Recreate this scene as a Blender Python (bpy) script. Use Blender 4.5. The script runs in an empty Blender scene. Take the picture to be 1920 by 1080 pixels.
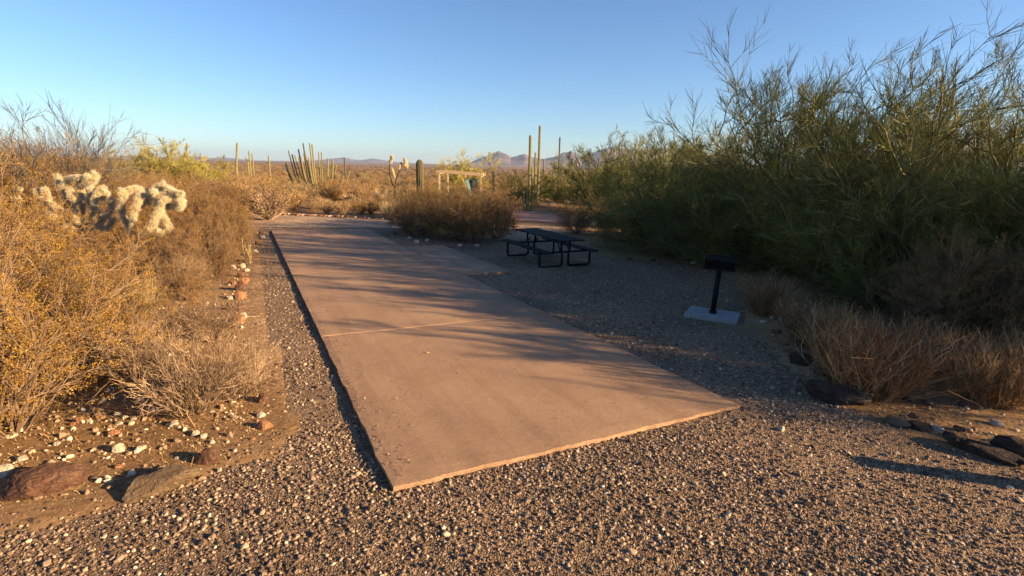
import bpy, math, random
import numpy as np
from mathutils import Vector, Matrix, noise as mnoise

rng = np.random.default_rng(7)
random.seed(7)
SC = bpy.context.scene
COL = SC.collection
R = math.radians

# ------------------------------------------------------------------ camera
CAM_H = 2.2
F_PX = 974.0                       # focal length in pixels of the 1920 wide photograph
pitch, roll = R(13.3), R(1.1)
fw = np.array([0, math.cos(pitch), -math.sin(pitch)])
rt0 = np.array([1.0, 0, 0]); up0 = np.cross(rt0, fw)
rt = rt0 * math.cos(roll) + up0 * math.sin(roll)
up = -rt0 * math.sin(roll) + up0 * math.cos(roll)
cam = bpy.data.cameras.new('camera'); cam_ob = bpy.data.objects.new('camera', cam); COL.objects.link(cam_ob)
cam.sensor_width = 36; cam.lens = 36 * F_PX / 1920
cam.clip_start = 0.05; cam.clip_end = 40000
M = Matrix([[rt[0], up[0], -fw[0], 0], [rt[1], up[1], -fw[1], 0], [rt[2], up[2], -fw[2], CAM_H], [0, 0, 0, 1]])
cam_ob.matrix_world = M
SC.camera = cam_ob

# ------------------------------------------------------------------ light
SUN_AZ, SUN_EL = R(105), R(15.5)     # azimuth clockwise from +Y
wd = bpy.data.worlds.new('World'); SC.world = wd; wd.use_nodes = True
nt = wd.node_tree; nt.nodes.clear()
sky = nt.nodes.new('ShaderNodeTexSky'); sky.sky_type = 'NISHITA'; sky.sun_disc = False
sky.sun_elevation = SUN_EL; sky.sun_rotation = SUN_AZ
sky.altitude = 500; sky.air_density = 1.0; sky.dust_density = 0.2; sky.ozone_density = 3.0
bg = nt.nodes.new('ShaderNodeBackground'); bg.inputs['Strength'].default_value = 0.050
wo = nt.nodes.new('ShaderNodeOutputWorld')
tint = nt.nodes.new('ShaderNodeMix'); tint.data_type = 'RGBA'; tint.blend_type = 'MULTIPLY'; tint.inputs[0].default_value = 1
tint.inputs[7].default_value = (.84, .96, 1.13, 1)      # the clear blue of this evening's air
nt.links.new(sky.outputs[0], tint.inputs[6]); nt.links.new(tint.outputs[2], bg.inputs[0]); nt.links.new(bg.outputs[0], wo.inputs[0])
sl = bpy.data.lights.new('sun', 'SUN'); sl.energy = 5.0; sl.angle = R(0.4); sl.color = (1.0, 0.68, 0.37)
so = bpy.data.objects.new('sun', sl); COL.objects.link(so)
sd = Vector((math.sin(SUN_AZ) * math.cos(SUN_EL), math.cos(SUN_AZ) * math.cos(SUN_EL), math.sin(SUN_EL)))
so.rotation_euler = sd.to_track_quat('Z', 'Y').to_euler()
SC.view_settings.view_transform = 'Standard'; SC.view_settings.look = 'None'
SC.view_settings.exposure = 1.8; SC.view_settings.gamma = 1.0; SC.view_settings.use_curve_mapping = False
SC.render.engine = 'CYCLES'
SC.cycles.max_bounces = 6; SC.cycles.transparent_max_bounces = 8; SC.cycles.volume_bounces = 0

# ------------------------------------------------------------------ ground shape
SX, SY = -0.01297, -0.02627
def _sat(r):
    return np.where(r < 45, 1.0, (45 + 70 * (1 - np.exp(-(np.maximum(r, 45) - 45) / 70))) / np.maximum(r, 45))
def plane(x, y):
    x = np.asarray(x, float); y = np.asarray(y, float)
    r = np.hypot(x, y)
    return (SX * x + SY * y) * _sat(r)
def bump(x, y):
    x = np.asarray(x, float); y = np.asarray(y, float); s = 0
    for k, (a, w) in enumerate(((0.010, 1.1), (0.007, 2.3), (0.004, 5.1), (0.003, 9.7))):
        s = s + a * np.sin(w * (x * math.cos(k * 1.3) + y * math.sin(k * 1.3)) + 1.7 * k + 1.3 * np.sin(w * .61 * (y - x * .4) + k))
    r = np.hypot(x, y)
    return s * np.exp(-r / 60)
PAD_TOP = 0.0
def gz(x, y):
    return plane(x, y) - 0.047 + bump(x, y) * 0.6
def ray(px, py):
    return fw + rt * (px - 960) / F_PX - up * (py - 540) / F_PX
nn = np.array([-SX, -SY, 1.0])
def G(px, py):
    """ground point seen in the photograph at (px, py)"""
    d = ray(px, py); t = 2.0; lo = 0.0
    o = np.array([0, 0, CAM_H])
    den = d @ nn
    if den < -1e-4:
        t = -CAM_H / den
        if math.hypot(*(o + d * t)[:2]) < 45: return (o + d * t)[:2]
    t = 30.0
    for i in range(400):
        p = o + d * t
        if p[2] < plane(p[0], p[1]): break
        t *= 1.02
    return (o + d * t)[:2]
def H(px, pyb, pyt, base=None):
    """height of something standing at ground pixel (px, pyb) whose top shows at row pyt"""
    x, y = G(px, pyb) if base is None else base
    z0 = float(gz(x, y)); lo, hi = 0.0, 40.0
    for i in range(40):
        m = (lo + hi) / 2
        d = np.array([x, y, z0 + m - CAM_H]); dd = d @ fw; yy = 540 - F_PX * (d @ up) / max(dd, 1e-6)
        if dd > .05 and yy > pyt: lo = m
        else: hi = m
    return lo
def in_poly(x, y, P):
    x = np.asarray(x); y = np.asarray(y); ins = np.zeros(x.shape, bool); n = len(P); j = n - 1
    for i in range(n):
        xi, yi = P[i]; xj, yj = P[j]
        c = ((yi > y) != (yj > y)) & (x < (xj - xi) * (y - yi) / (yj - yi + 1e-12) + xi)
        ins ^= c; j = i
    return ins

# ------------------------------------------------------------------ helpers
def tag(o, label=None, cat=None, group=None, kind=None):
    if label: o['label'] = label
    if cat: o['category'] = cat
    if group: o['group'] = group
    if kind: o['kind'] = kind
    return o
def empty(name, loc, rz=0):
    o = bpy.data.objects.new(name, None); COL.objects.link(o); o.empty_display_size = 0.1
    o.location = loc; o.rotation_euler = (0, 0, rz); return o
def mk(name, v, quads=None, tris=None, mats=(), smooth=False, midx=None):
    me = bpy.data.meshes.new(name)
    v = np.asarray(v, np.float32); nq = 0 if quads is None else len(quads); ntr = 0 if tris is None else len(tris)
    me.vertices.add(len(v)); me.vertices.foreach_set('co', v.ravel())
    loops = []; tot = []
    if nq: loops.append(np.asarray(quads, np.int32).ravel()); tot.append(np.full(nq, 4, np.int32))
    if ntr: loops.append(np.asarray(tris, np.int32).ravel()); tot.append(np.full(ntr, 3, np.int32))
    if loops:
        loops = np.concatenate(loops); tot = np.concatenate(tot); st = np.concatenate([[0], np.cumsum(tot)[:-1]]).astype(np.int32)
        me.loops.add(len(loops)); me.loops.foreach_set('vertex_index', loops)
        me.polygons.add(len(tot)); me.polygons.foreach_set('loop_start', st); me.polygons.foreach_set('loop_total', tot)
        me.polygons.foreach_set('use_smooth', np.full(len(tot), smooth, bool))
        if midx is not None: me.polygons.foreach_set('material_index', np.asarray(midx, np.int32))
    for m in mats: me.materials.append(m)
    me.update(calc_edges=True); return me
def ob(name, me, parent=None, loc=(0, 0, 0), rz=0):
    o = bpy.data.objects.new(name, me); COL.objects.link(o); o.location = loc; o.rotation_euler = (0, 0, rz)
    if parent: o.parent = parent
    return o
class MB:
    def __init__(s): s.v = []; s.q = []; s.t = []; s.n = 0
    def add(s, v, q=None, t=None):
        v = np.asarray(v, float)
        if q is not None and len(q): s.q.append(np.asarray(q) + s.n)
        if t is not None and len(t): s.t.append(np.asarray(t) + s.n)
        s.v.append(v); s.n += len(v); return s
    def mesh(s, name, mats, smooth=False):
        return mk(name, np.concatenate(s.v), np.concatenate(s.q) if s.q else None, np.concatenate(s.t) if s.t else None, mats, smooth)
BQ = [(0, 3, 2, 1), (4, 5, 6, 7), (0, 1, 5, 4), (1, 2, 6, 5), (2, 3, 7, 6), (3, 0, 4, 7)]
def box(mb, c, s, rz=0, m=None):
    x, y, z = s; v = np.array([(-x, -y, -z), (x, -y, -z), (x, y, -z), (-x, y, -z), (-x, -y, z), (x, -y, z), (x, y, z), (-x, y, z)]) / 2
    ca, sa = math.cos(rz), math.sin(rz); v = v @ np.array([[ca, sa, 0], [-sa, ca, 0], [0, 0, 1]])
    return mb.add(v + np.array(c), BQ)
def bevbox(name, s, b, mats):
    """box with chamfered edges centred at origin"""
    import bmesh
    bm = bmesh.new(); bmesh.ops.create_cube(bm, size=1)
    for v in bm.verts: v.co.x *= s[0]; v.co.y *= s[1]; v.co.z *= s[2]
    bmesh.ops.bevel(bm, geom=bm.edges[:], offset=b, segments=2, affect='EDGES')
    me = bpy.data.meshes.new(name); bm.to_mesh(me); bm.free()
    for m in mats: me.materials.append(m)
    return me
def tubes(P, Rd, S=3, cap=False):
    """P (N,K,3), Rd (N,K) -> verts, quads"""
    N, K, _ = P.shape
    T = np.empty_like(P); T[:, 1:-1] = P[:, 2:] - P[:, :-2]; T[:, 0] = P[:, 1] - P[:, 0]; T[:, -1] = P[:, -1] - P[:, -2]
    T /= np.linalg.norm(T, axis=2, keepdims=True) + 1e-9
    ref = np.array([0.35, 0.93, 0.12]); ref /= np.linalg.norm(ref)
    A = np.cross(T, ref); ln = np.linalg.norm(A, axis=2, keepdims=True)
    A = np.where(ln < .05, np.array([1., 0, 0]), A / (ln + 1e-9)); B = np.cross(T, A)
    th = np.arange(S) * 2 * math.pi / S
    V = P[:, :, None, :] + Rd[:, :, None, None] * (A[:, :, None, :] * np.cos(th)[None, None, :, None] + B[:, :, None, :] * np.sin(th)[None, None, :, None])
    idx = np.arange(N * K * S).reshape(N, K, S)
    a = idx[:, :-1]; b = idx[:, 1:]; a2 = np.roll(a, -1, 2); b2 = np.roll(b, -1, 2)
    Q = np.stack([a, a2, b2, b], -1).reshape(-1, 4)
    V = V.reshape(-1, 3)
    if cap:
        n0 = len(V); V = np.concatenate([V, P[:, 0], P[:, -1]])
        t = []
        for i in range(N):
            for j in range(S):
                t.append((idx[i, 0, (j + 1) % S], idx[i, 0, j], n0 + i)); t.append((idx[i, -1, j], idx[i, -1, (j + 1) % S], n0 + N + i))
        return V, Q, np.array(t)
    return V, Q
def tube1(mb, pts, r, S=10):
    P = np.array(pts, float)[None]; Rr = np.full((1, P.shape[1]), r) if np.isscalar(r) else np.array(r, float)[None]
    V, Q, T = tubes(P, Rr, S, True); return mb.add(V, Q, T)
def smooth_path(pts, n=6, r=.06):
    """round the corners of a polyline"""
    pts = [np.array(p, float) for p in pts]; out = [pts[0]]
    for a, b, c in zip(pts[:-2], pts[1:-1], pts[2:]):
        u = (a - b); lu = np.linalg.norm(u); w = (c - b); lw = np.linalg.norm(w); k = min(r, lu * .49, lw * .49)
        p0 = b + u / lu * k; p1 = b + w / lw * k
        for i in range(n + 1):
            t = i / n; out.append((1 - t) ** 2 * p0 + 2 * t * (1 - t) * b + t * t * p1)
    out.append(pts[-1]); return out
def norm(a): return a / (np.linalg.norm(a, axis=-1, keepdims=True) + 1e-9)
def grow(start, dirs, length, K, wob, trop, rg, tropdir=(0, 0, 1)):
    """start (N,3), dirs (N,3), length (N,) -> (N,K,3)"""
    N = len(start); P = np.empty((N, K, 3)); P[:, 0] = start; d = norm(dirs); step = (length / (K - 1))[:, None]
    td = np.array(tropdir, float)
    for k in range(1, K):
        d = norm(d + rg.normal(0, wob, (N, 3)) + trop * td)
        P[:, k] = P[:, k - 1] + d * step
    return P
def sprout(P, n, t0, t1, ang, rg, lenf, spread=.35):
    """n children per parent -> start, dirs, length"""
    N, K, _ = P.shape
    t = rg.uniform(t0, t1, (N, n)) * (K - 1); i = np.clip(t.astype(int), 0, K - 2); fr = (t - i)[..., None]
    I = np.arange(N)[:, None]; a = P[I, i]; b = P[I, i + 1]; st = a * (1 - fr) + b * fr; tan = norm(b - a)
    rnd = norm(rg.normal(0, 1, (N, n, 3))); perp = norm(rnd - (rnd * tan).sum(-1, keepdims=True) * tan)
    an = rg.normal(ang, ang * spread, (N, n, 1)); d = tan * np.cos(an) + perp * np.sin(an)
    L = np.linalg.norm(P[:, 1:] - P[:, :-1], axis=2).sum(1)[:, None] * lenf * rg.uniform(.6, 1.25, (N, n)) * (1.15 - .5 * t / (K - 1))
    return st.reshape(-1, 3), d.reshape(-1, 3), L.reshape(-1)
def taper(N, K, r0, r1):
    r0 = np.broadcast_to(np.asarray(r0, float), (N,)); return r0[:, None] * (1 - np.linspace(0, 1, K)[None] * (1 - r1))
def leaves(P, n, size, rg, t0=.1, jit=.01):
    """n diamond leaves per branch"""
    N, K, _ = P.shape
    t = rg.uniform(t0, 1, (N, n)) * (K - 1); i = np.clip(t.astype(int), 0, K - 2); fr = (t - i)[..., None]; I = np.arange(N)[:, None]
    c = (P[I, i] * (1 - fr) + P[I, i + 1] * fr).reshape(-1, 3) + rg.normal(0, jit, (N * n, 3))
    m = len(c); a = norm(rg.normal(0, 1, (m, 3)) + [0, 0, .4]); r_ = rg.normal(0, 1, (m, 3)); b = norm(np.cross(a, r_))
    s = (size * rg.uniform(.6, 1.4, m))[:, None]
    V = np.stack([c, c + a * s * .5 + b * s * .32, c + a * s, c + a * s * .5 - b * s * .32], 1).reshape(-1, 3)
    return V, np.arange(4 * m).reshape(-1, 4)

# ------------------------------------------------------------------ materials
def mat(name, rough=.9, spec=.2):
    m = bpy.data.materials.new(name); m.use_nodes = True; n = m.node_tree; p = n.nodes['Principled BSDF']
    p.inputs['Roughness'].default_value = rough; p.inputs['Specular IOR Level'].default_value = spec
    return m, n, p
def ramp(n, stops, interp='LINEAR'):
    r = n.nodes.new('ShaderNodeValToRGB'); r.color_ramp.interpolation = interp
    while len(r.color_ramp.elements) < len(stops): r.color_ramp.elements.new(.5)
    for e, (p, c) in zip(r.color_ramp.elements, stops): e.position = p; e.color = (*c, 1)
    return r
def ntex(n, scale, detail=4, rough=.6, vec=None, dist=0):
    t = n.nodes.new('ShaderNodeTexNoise'); t.inputs['Scale'].default_value = scale; t.inputs['Detail'].default_value = detail
    t.inputs['Roughness'].default_value = rough; t.inputs['Distortion'].default_value = dist
    if vec is not None: n.links.new(vec, t.inputs['Vector'])
    return t
def ocoord(n, scale=None):
    c = n.nodes.new('ShaderNodeTexCoord').outputs['Object']
    if scale:
        mp = n.nodes.new('ShaderNodeMapping'); mp.inputs['Scale'].default_value = scale; n.links.new(c, mp.inputs['Vector']); c = mp.outputs[0]
    return c
def mixc(n, fac, a, b, mode='MIX'):
    x = n.nodes.new('ShaderNodeMix'); x.data_type = 'RGBA'; x.blend_type = mode
    if isinstance(fac, (int, float)): x.inputs[0].default_value = fac
    else: n.links.new(fac, x.inputs[0])
    for i, s in ((6, a), (7, b)):
        if isinstance(s, tuple): x.inputs[i].default_value = (*s, 1)
        else: n.links.new(s, x.inputs[i])
    return x.outputs[2]
def bumpn(n, p, h, strength, dist):
    b = n.nodes.new('ShaderNodeBump'); b.inputs['Strength'].default_value = strength; b.inputs['Distance'].default_value = dist
    n.links.new(h, b.inputs['Height'])
    old = p.inputs['Normal'].links
    if old: n.links.new(old[0].from_socket, b.inputs['Normal'])
    n.links.new(b.outputs[0], p.inputs['Normal']); return b
def island_mat(name, stops, rough=.8, trans=0.0, nscale=0):
    """per leaf / per twig colour variation"""
    m, n, p = mat(name, rough, .15)
    g = n.nodes.new('ShaderNodeNewGeometry'); r = ramp(n, stops); n.links.new(g.outputs['Random Per Island'], r.inputs[0])
    c = r.outputs[0]
    if nscale:
        t = ntex(n, nscale, 2, .5, ocoord(n)); rr = ramp(n, [(.35, (.72, .72, .72)), (.65, (1.25, 1.25, 1.25))]); n.links.new(t.outputs[0], rr.inputs[0])
        c = mixc(n, 1.0, c, rr.outputs[0], 'MULTIPLY')
    n.links.new(c, p.inputs['Base Color'])
    if trans:
        tr = n.nodes.new('ShaderNodeBsdfTranslucent'); n.links.new(c, tr.inputs['Color'])
        mx = n.nodes.new('ShaderNodeMixShader'); mx.inputs[0].default_value = trans
        n.links.new(p.outputs[0], mx.inputs[1]); n.links.new(tr.outputs[0], mx.inputs[2]); n.links.new(mx.outputs[0], n.nodes['Material Output'].inputs[0])
    return m
def noise_mat(name, stops, scale, rough=.9, b=0, bscale=30, bdist=.01, spec=.2, sc=None):
    m, n, p = mat(name, rough, spec); c = ocoord(n, sc); t = ntex(n, scale, 6, .65, c); r = ramp(n, stops); n.links.new(t.outputs[0], r.inputs[0])
    n.links.new(r.outputs[0], p.inputs['Base Color'])
    if b: bt = ntex(n, bscale, 6, .7, c); bumpn(n, p, bt.outputs[0], b, bdist)
    return m

# concrete
def concrete(name, c0, c1, c2, ridges=True):
    m, n, p = mat(name, .85, .25); c = ocoord(n)
    a = ntex(n, .7, 5, .6, c); r = ramp(n, [(.3, c0), (.55, c1), (.75, c2)]); n.links.new(a.outputs[0], r.inputs[0])
    s = ntex(n, 3.2, 8, .72, c, .4); rs = ramp(n, [(.25, (.86, .84, .82)), (.5, (1, 1, 1)), (.8, (1.05, 1.04, 1.02))]); n.links.new(s.outputs[0], rs.inputs[0])
    col = mixc(n, 1.0, r.outputs[0], rs.outputs[0], 'MULTIPLY')
    sp = ntex(n, 140, 3, .7, c); rp = ramp(n, [(.3, (.6, .58, .56)), (.45, (1, 1, 1)), (.7, (1.14, 1.13, 1.1))]); n.links.new(sp.outputs[0], rp.inputs[0])
    col = mixc(n, .8, col, rp.outputs[0], 'MULTIPLY')
    # tyre / dirt streaks along the pad
    c2_ = ocoord(n, (1.6, .12, 1)); st = ntex(n, 2.0, 5, .6, c2_); r3 = ramp(n, [(.36, (.80, .78, .78)), (.56, (1, 1, 1))]); n.links.new(st.outputs[0], r3.inputs[0])
    col = mixc(n, .8, col, r3.outputs[0], 'MULTIPLY')
    # a few small dark spots
    v = n.nodes.new('ShaderNodeTexVoronoi'); v.inputs['Scale'].default_value = 2.3; n.links.new(c, v.inputs['Vector'])
    rv = ramp(n, [(.018, (.55, .5, .48)), (.035, (1, 1, 1))]); n.links.new(v.outputs['Distance'], rv.inputs[0])
    col = mixc(n, .9, col, rv.outputs[0], 'MULTIPLY')
    n.links.new(col, p.inputs['Base Color'])
    c3 = ocoord(n, (.25, 3.0, 1)); rd = ntex(n, 55, 4, .7, c3, .6); mk_ = ntex(n, 1.1, 3, .6, c); mm = n.nodes.new('ShaderNodeMath'); mm.operation = 'MULTIPLY'
    n.links.new(rd.outputs[0], mm.inputs[0]); n.links.new(mk_.outputs[0], mm.inputs[1])
    bumpn(n, p, mm.outputs[0], 1.0, .035)
    bumpn(n, p, ntex(n, 120, 4, .7, c).outputs[0], .8, .005)
    bumpn(n, p, ntex(n, 2.5, 4, .6, c).outputs[0], .35, .02)
    return m
M_PAD = concrete('pink_concrete', (.32, .205, .125), (.36, .235, .145), (.40, .265, .165))
M_PAD2 = concrete('red_concrete', (.40, .2, .13), (.44, .23, .15), (.5, .27, .18))
M_FOOT = concrete('grey_concrete', (.28, .28, .28), (.34, .34, .33), (.4, .4, .39))
M_JOINT = noise_mat('joint_filler', [(.3, (.32, .215, .14)), (.7, (.42, .295, .195))], 20)

def gravelmat(name, dark, mid, light, sc, big=.0):
    m, n, p = mat(name, .9, .2); c = ocoord(n)
    v = n.nodes.new('ShaderNodeTexVoronoi'); v.inputs['Scale'].default_value = sc; n.links.new(c, v.inputs['Vector']); v.inputs['Randomness'].default_value = 1
    sepc = n.nodes.new('ShaderNodeSeparateColor'); n.links.new(v.outputs['Color'], sepc.inputs[0])
    r = ramp(n, [(0, dark), (.45, mid), (.85, light), (1, tuple(min(1, x * 1.5) for x in light))]); n.links.new(sepc.outputs[0], r.inputs[0])
    a = ntex(n, .6, 5, .6, c); ra = ramp(n, [(.35, (.75, .74, .72)), (.65, (1.15, 1.12, 1.08))]); n.links.new(a.outputs[0], ra.inputs[0])
    col = mixc(n, 1.0, r.outputs[0], ra.outputs[0], 'MULTIPLY'); n.links.new(col, p.inputs['Base Color'])
    iv = n.nodes.new('ShaderNodeMath'); iv.operation = 'SUBTRACT'; iv.inputs[0].default_value = 1; n.links.new(v.outputs['Distance'], iv.inputs[1])
    bumpn(n, p, iv.outputs[0], .9, .03 * 40 / sc)
    bumpn(n, p, ntex(n, 9, 5, .7, c).outputs[0], .5, .04)
    return m
M_GRAVEL = gravelmat('drive_gravel', (.11, .074, .045), (.19, .13, .08), (.29, .205, .13), 75)
M_ROAD = gravelmat('road_gravel', (.26, .18, .115), (.38, .275, .18), (.5, .38, .26), 18)
# soil
m, n, p = mat('desert_soil', .95, .1); c = ocoord(n)
a = ntex(n, .35, 7, .65, c); r = ramp(n, [(.3, (.17, .105, .05)), (.5, (.27, .17, .085)), (.7, (.38, .255, .135))]); n.links.new(a.outputs[0], r.inputs[0])
b = ntex(n, 14, 6, .7, c); r2 = ramp(n, [(.3, (.55, .5, .45)), (.55, (1, 1, 1)), (.75, (1.35, 1.25, 1.1))]); n.links.new(b.outputs[0], r2.inputs[0])
near = mixc(n, 1.0, r.outputs[0], r2.outputs[0], 'MULTIPLY')
f1 = ntex(n, .004, 6, .6, ocoord(n, (.35, 1, 1))); rf = ramp(n, [(.35, (.16, .115, .075)), (.5, (.22, .165, .12)), (.62, (.34, .25, .18))]); n.links.new(f1.outputs[0], rf.inputs[0])
cc = n.nodes.new('ShaderNodeVectorMath'); cc.operation = 'LENGTH'; n.links.new(c, cc.inputs[0]); mr = n.nodes.new('ShaderNodeMapRange'); mr.inputs[1].default_value = 60; mr.inputs[2].default_value = 260; n.links.new(cc.outputs['Value'], mr.inputs[0])
n.links.new(mixc(n, mr.outputs[0], near, rf.outputs[0]), p.inputs['Base Color'])
bumpn(n, p, ntex(n, 22, 7, .75, c).outputs[0], .8, .03); bumpn(n, p, ntex(n, 3, 5, .6, c).outputs[0], .5, .08)
M_SOIL = m
# loose stones: each one its own tone
m, n, p = mat('pebble', .85, .25); oi = n.nodes.new('ShaderNodeObjectInfo')
r = ramp(n, [(0, (.05, .034, .022)), (.25, (.11, .074, .047)), (.55, (.20, .14, .09)), (.8, (.28, .2, .128)), (.95, (.40, .31, .205)), (1, (.58, .48, .35))]); n.links.new(oi.outputs['Random'], r.inputs[0]); n.links.new(r.outputs[0], p.inputs['Base Color'])
M_PEB = m
m, n, p = mat('pale_pebble', .85, .25); oi = n.nodes.new('ShaderNodeObjectInfo')
r = ramp(n, [(0, (.14, .09, .055)), (.4, (.25, .175, .11)), (.75, (.38, .29, .19)), (1, (.6, .5, .36))]); n.links.new(oi.outputs['Random'], r.inputs[0]); n.links.new(r.outputs[0], p.inputs['Base Color'])
M_PPEB = m
def rockmat(name, a, b, c_):
    return noise_mat(name, [(.25, a), (.5, b), (.75, c_)], 9, .95, 1.0, 11, .09)
M_RBROWN = rockmat('brown_rock', (.075, .04, .026), (.135, .072, .046), (.2, .12, .078))
M_RGREY = rockmat('grey_brown_rock', (.10, .066, .038), (.17, .118, .07), (.25, .185, .115))
M_RWHITE = rockmat('white_rock', (.36, .29, .2), (.5, .42, .31), (.62, .55, .43))
M_RORANGE = rockmat('orange_rock', (.24, .11, .055), (.34, .165, .085), (.42, .23, .13))
M_RDARK = rockmat('dark_rock', (.03, .022, .017), (.06, .043, .032), (.10, .075, .056))
# plants
M_STEM = noise_mat('grey_stem', [(.3, (.085, .058, .038)), (.7, (.24, .165, .105))], 12, .9)
M_GOLD = island_mat('golden_leaf', [(0, (.20, .10, .016)), (.35, (.33, .175, .026)), (.7, (.44, .26, .045)), (.9, (.33, .25, .05)), (1, (.52, .37, .10))], .7, .3, 1.2)
M_BRONZE = island_mat('bronze_leaf', [(0, (.15, .08, .024)), (.4, (.25, .14, .042)), (.75, (.33, .20, .065)), (1, (.34, .25, .09))], .7, .25, 1.5)
M_OLIVE = island_mat('olive_leaf', [(0, (.13, .11, .03)), (.5, (.22, .19, .06)), (1, (.34, .28, .1))], .7, .25, 1.5)
M_TWIG = island_mat('dry_twig', [(0, (.15, .10, .06)), (.5, (.28, .195, .12)), (1, (.44, .33, .21))], .85, .1, 2)
M_STRAW = island_mat('straw_stem', [(0, (.15, .08, .035)), (.5, (.30, .175, .075)), (.85, (.42, .27, .13)), (1, (.56, .41, .23))], .8, .15, 2)
M_PALE = island_mat('pale_grass', [(0, (.42, .30, .13)), (.5, (.6, .46, .22)), (1, (.75, .62, .36))], .8, .25)
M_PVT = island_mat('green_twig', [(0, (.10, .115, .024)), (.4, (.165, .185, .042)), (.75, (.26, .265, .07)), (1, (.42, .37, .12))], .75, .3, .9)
M_PVL = island_mat('sunlit_green_twig', [(0, (.13, .14, .035)), (.4, (.23, .235, .065)), (.75, (.36, .34, .11)), (1, (.52, .46, .2))], .7, .35, .9)  # paler copy of the green twig, sunlight put into its colour
M_PVY = island_mat('yellow_green_twig', [(0, (.24, .22, .05)), (.5, (.38, .34, .08)), (1, (.52, .45, .14))], .75, .25, .9)
M_PVB = noise_mat('green_bark', [(.3, (.08, .075, .035)), (.55, (.15, .15, .065)), (.8, (.26, .23, .12))], 6, .8)
M_GREYT = island_mat('bare_grey_twig', [(0, (.07, .065, .055)), (.6, (.14, .13, .105)), (1, (.22, .2, .16))], .85)
M_CACT = noise_mat('cactus_skin', [(.3, (.15, .14, .06)), (.7, (.26, .235, .11))], 8, .7)
M_CACTD = noise_mat('dark_cactus_skin', [(.3, (.07, .065, .035)), (.7, (.13, .11, .06))], 8, .8)
M_CHB = noise_mat('cholla_flesh', [(.3, (.26, .2, .09)), (.7, (.38, .31, .16))], 20, .9)
M_CHT = noise_mat('cholla_bark', [(.3, (.05, .035, .025)), (.7, (.13, .09, .06))], 20, .9)
M_CHS = island_mat('cholla_spine', [(0, (.55, .45, .27)), (.5, (.72, .64, .45)), (1, (.84, .79, .64))], .6, .3)
M_LITTER = island_mat('litter', [(0, (.2, .11, .04)), (.5, (.38, .23, .08)), (1, (.6, .43, .2))], .9)
M_BLACK = noise_mat('black_steel', [(.3, (.008, .008, .008)), (.7, (.016, .015, .015))], 15, .75, spec=.12)
M_RUST = noise_mat('sooty_steel', [(.3, (.006, .005, .005)), (.7, (.022, .014, .011))], 25, .7)
M_WOODF = noise_mat('weathered_timber', [(.3, (.42, .29, .15)), (.7, (.62, .46, .27))], 3, .85, sc=(1, 1, 8))
M_TEAL = noise_mat('teal_fabric', [(.3, (.05, .12, .12)), (.7, (.08, .18, .18))], 3, .7)

# ------------------------------------------------------------------ pad layout (world metres)
NL, NR, FL, FR = G(735, 912), G(1385, 757), G(505, 432), G(695, 431)
jL, jR = G(605, 630), G(1030, 587)
ax = norm((FL - NL) + (FR - NR)); px_ = np.array([ax[1], -ax[0]])      # along, across (to the right)
W_PAD = abs((NR - NL) @ px_); L_PAD = float((FL - NL) @ ax)
PAD_RZ = math.atan2(ax[1], ax[0]) - math.pi / 2
corner = NL
def padpt(a, c): return corner + px_ * a + ax * c
PADPOLY = [tuple(padpt(0, 0)), tuple(padpt(W_PAD, 0)), tuple(padpt(W_PAD, L_PAD)), tuple(padpt(0, L_PAD))]
APRON = [G(866, 514), G(965, 512), G(850, 461), G(748, 462)]
def pad_ab(p): d = np.asarray(p) - corner; return float(d @ px_), float(d @ ax)
a0, a1 = pad_ab(APRON[0]), pad_ab(APRON[2]); a_w = max(pad_ab(APRON[1])[0] - W_PAD, 1.3)
APR = (W_PAD + .012, W_PAD + a_w, pad_ab(APRON[0])[1], pad_ab(APRON[3])[1])
APPOLY = [tuple(padpt(APR[0], APR[2])), tuple(padpt(APR[1], APR[2])), tuple(padpt(APR[1], APR[3])), tuple(padpt(APR[0], APR[3]))]
print('pad', W_PAD, L_PAD, APR)

# drive outline
DRIVE = [G(470, 415), G(487, 440), G(480, 480), G(462, 520), G(462, 600), G(476, 650), G(482, 720), G(492, 790), G(430, 850), G(150, 925), G(0, 940)]
DRIVE += [np.array(p) for p in ((-7, 2.2), (-9, -6), (10, -6), (10, 2.6))]
DRIVE += [G(1920, 862), G(1760, 812), G(1640, 755), G(1540, 700), G(1440, 620), G(1420, 560), G(1400, 520), G(1280, 490), G(1150, 480), G(1090, 458), G(960, 440), G(740, 425)]
DRIVE = [tuple(p) for p in DRIVE]
ROAD = [G(330, 392), G(470, 398.5), G(600, 404), G(745, 411), G(960, 420), G(1050, 424), G(1060, 440), G(960, 450), G(850, 440), G(740, 426), G(500, 424), G(330, 420)]
ROAD = [tuple(p) for p in ROAD]

# ------------------------------------------------------------------ terrain
rr = np.concatenate([[0.0], 0.6 * 1.033 ** np.arange(318)]); rr = rr[rr < 16000]; na = 300
th = np.linspace(0, 2 * math.pi, na, endpoint=False)
X = rr[:, None] * np.sin(th)[None]; Y = rr[:, None] * np.cos(th)[None]
Z = gz(X, Y)
ins = in_poly(X, Y, DRIVE) | in_poly(X, Y, ROAD)
for dx, dy in ((.35, 0), (-.35, 0), (0, .35), (0, -.35)):
    ins &= in_poly(X + dx, Y + dy, DRIVE) | in_poly(X + dx, Y + dy, ROAD)
Z = Z - .05 * ins + np.where((~ins) & (np.hypot(X, Y) < 60), .006, 0)
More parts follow.
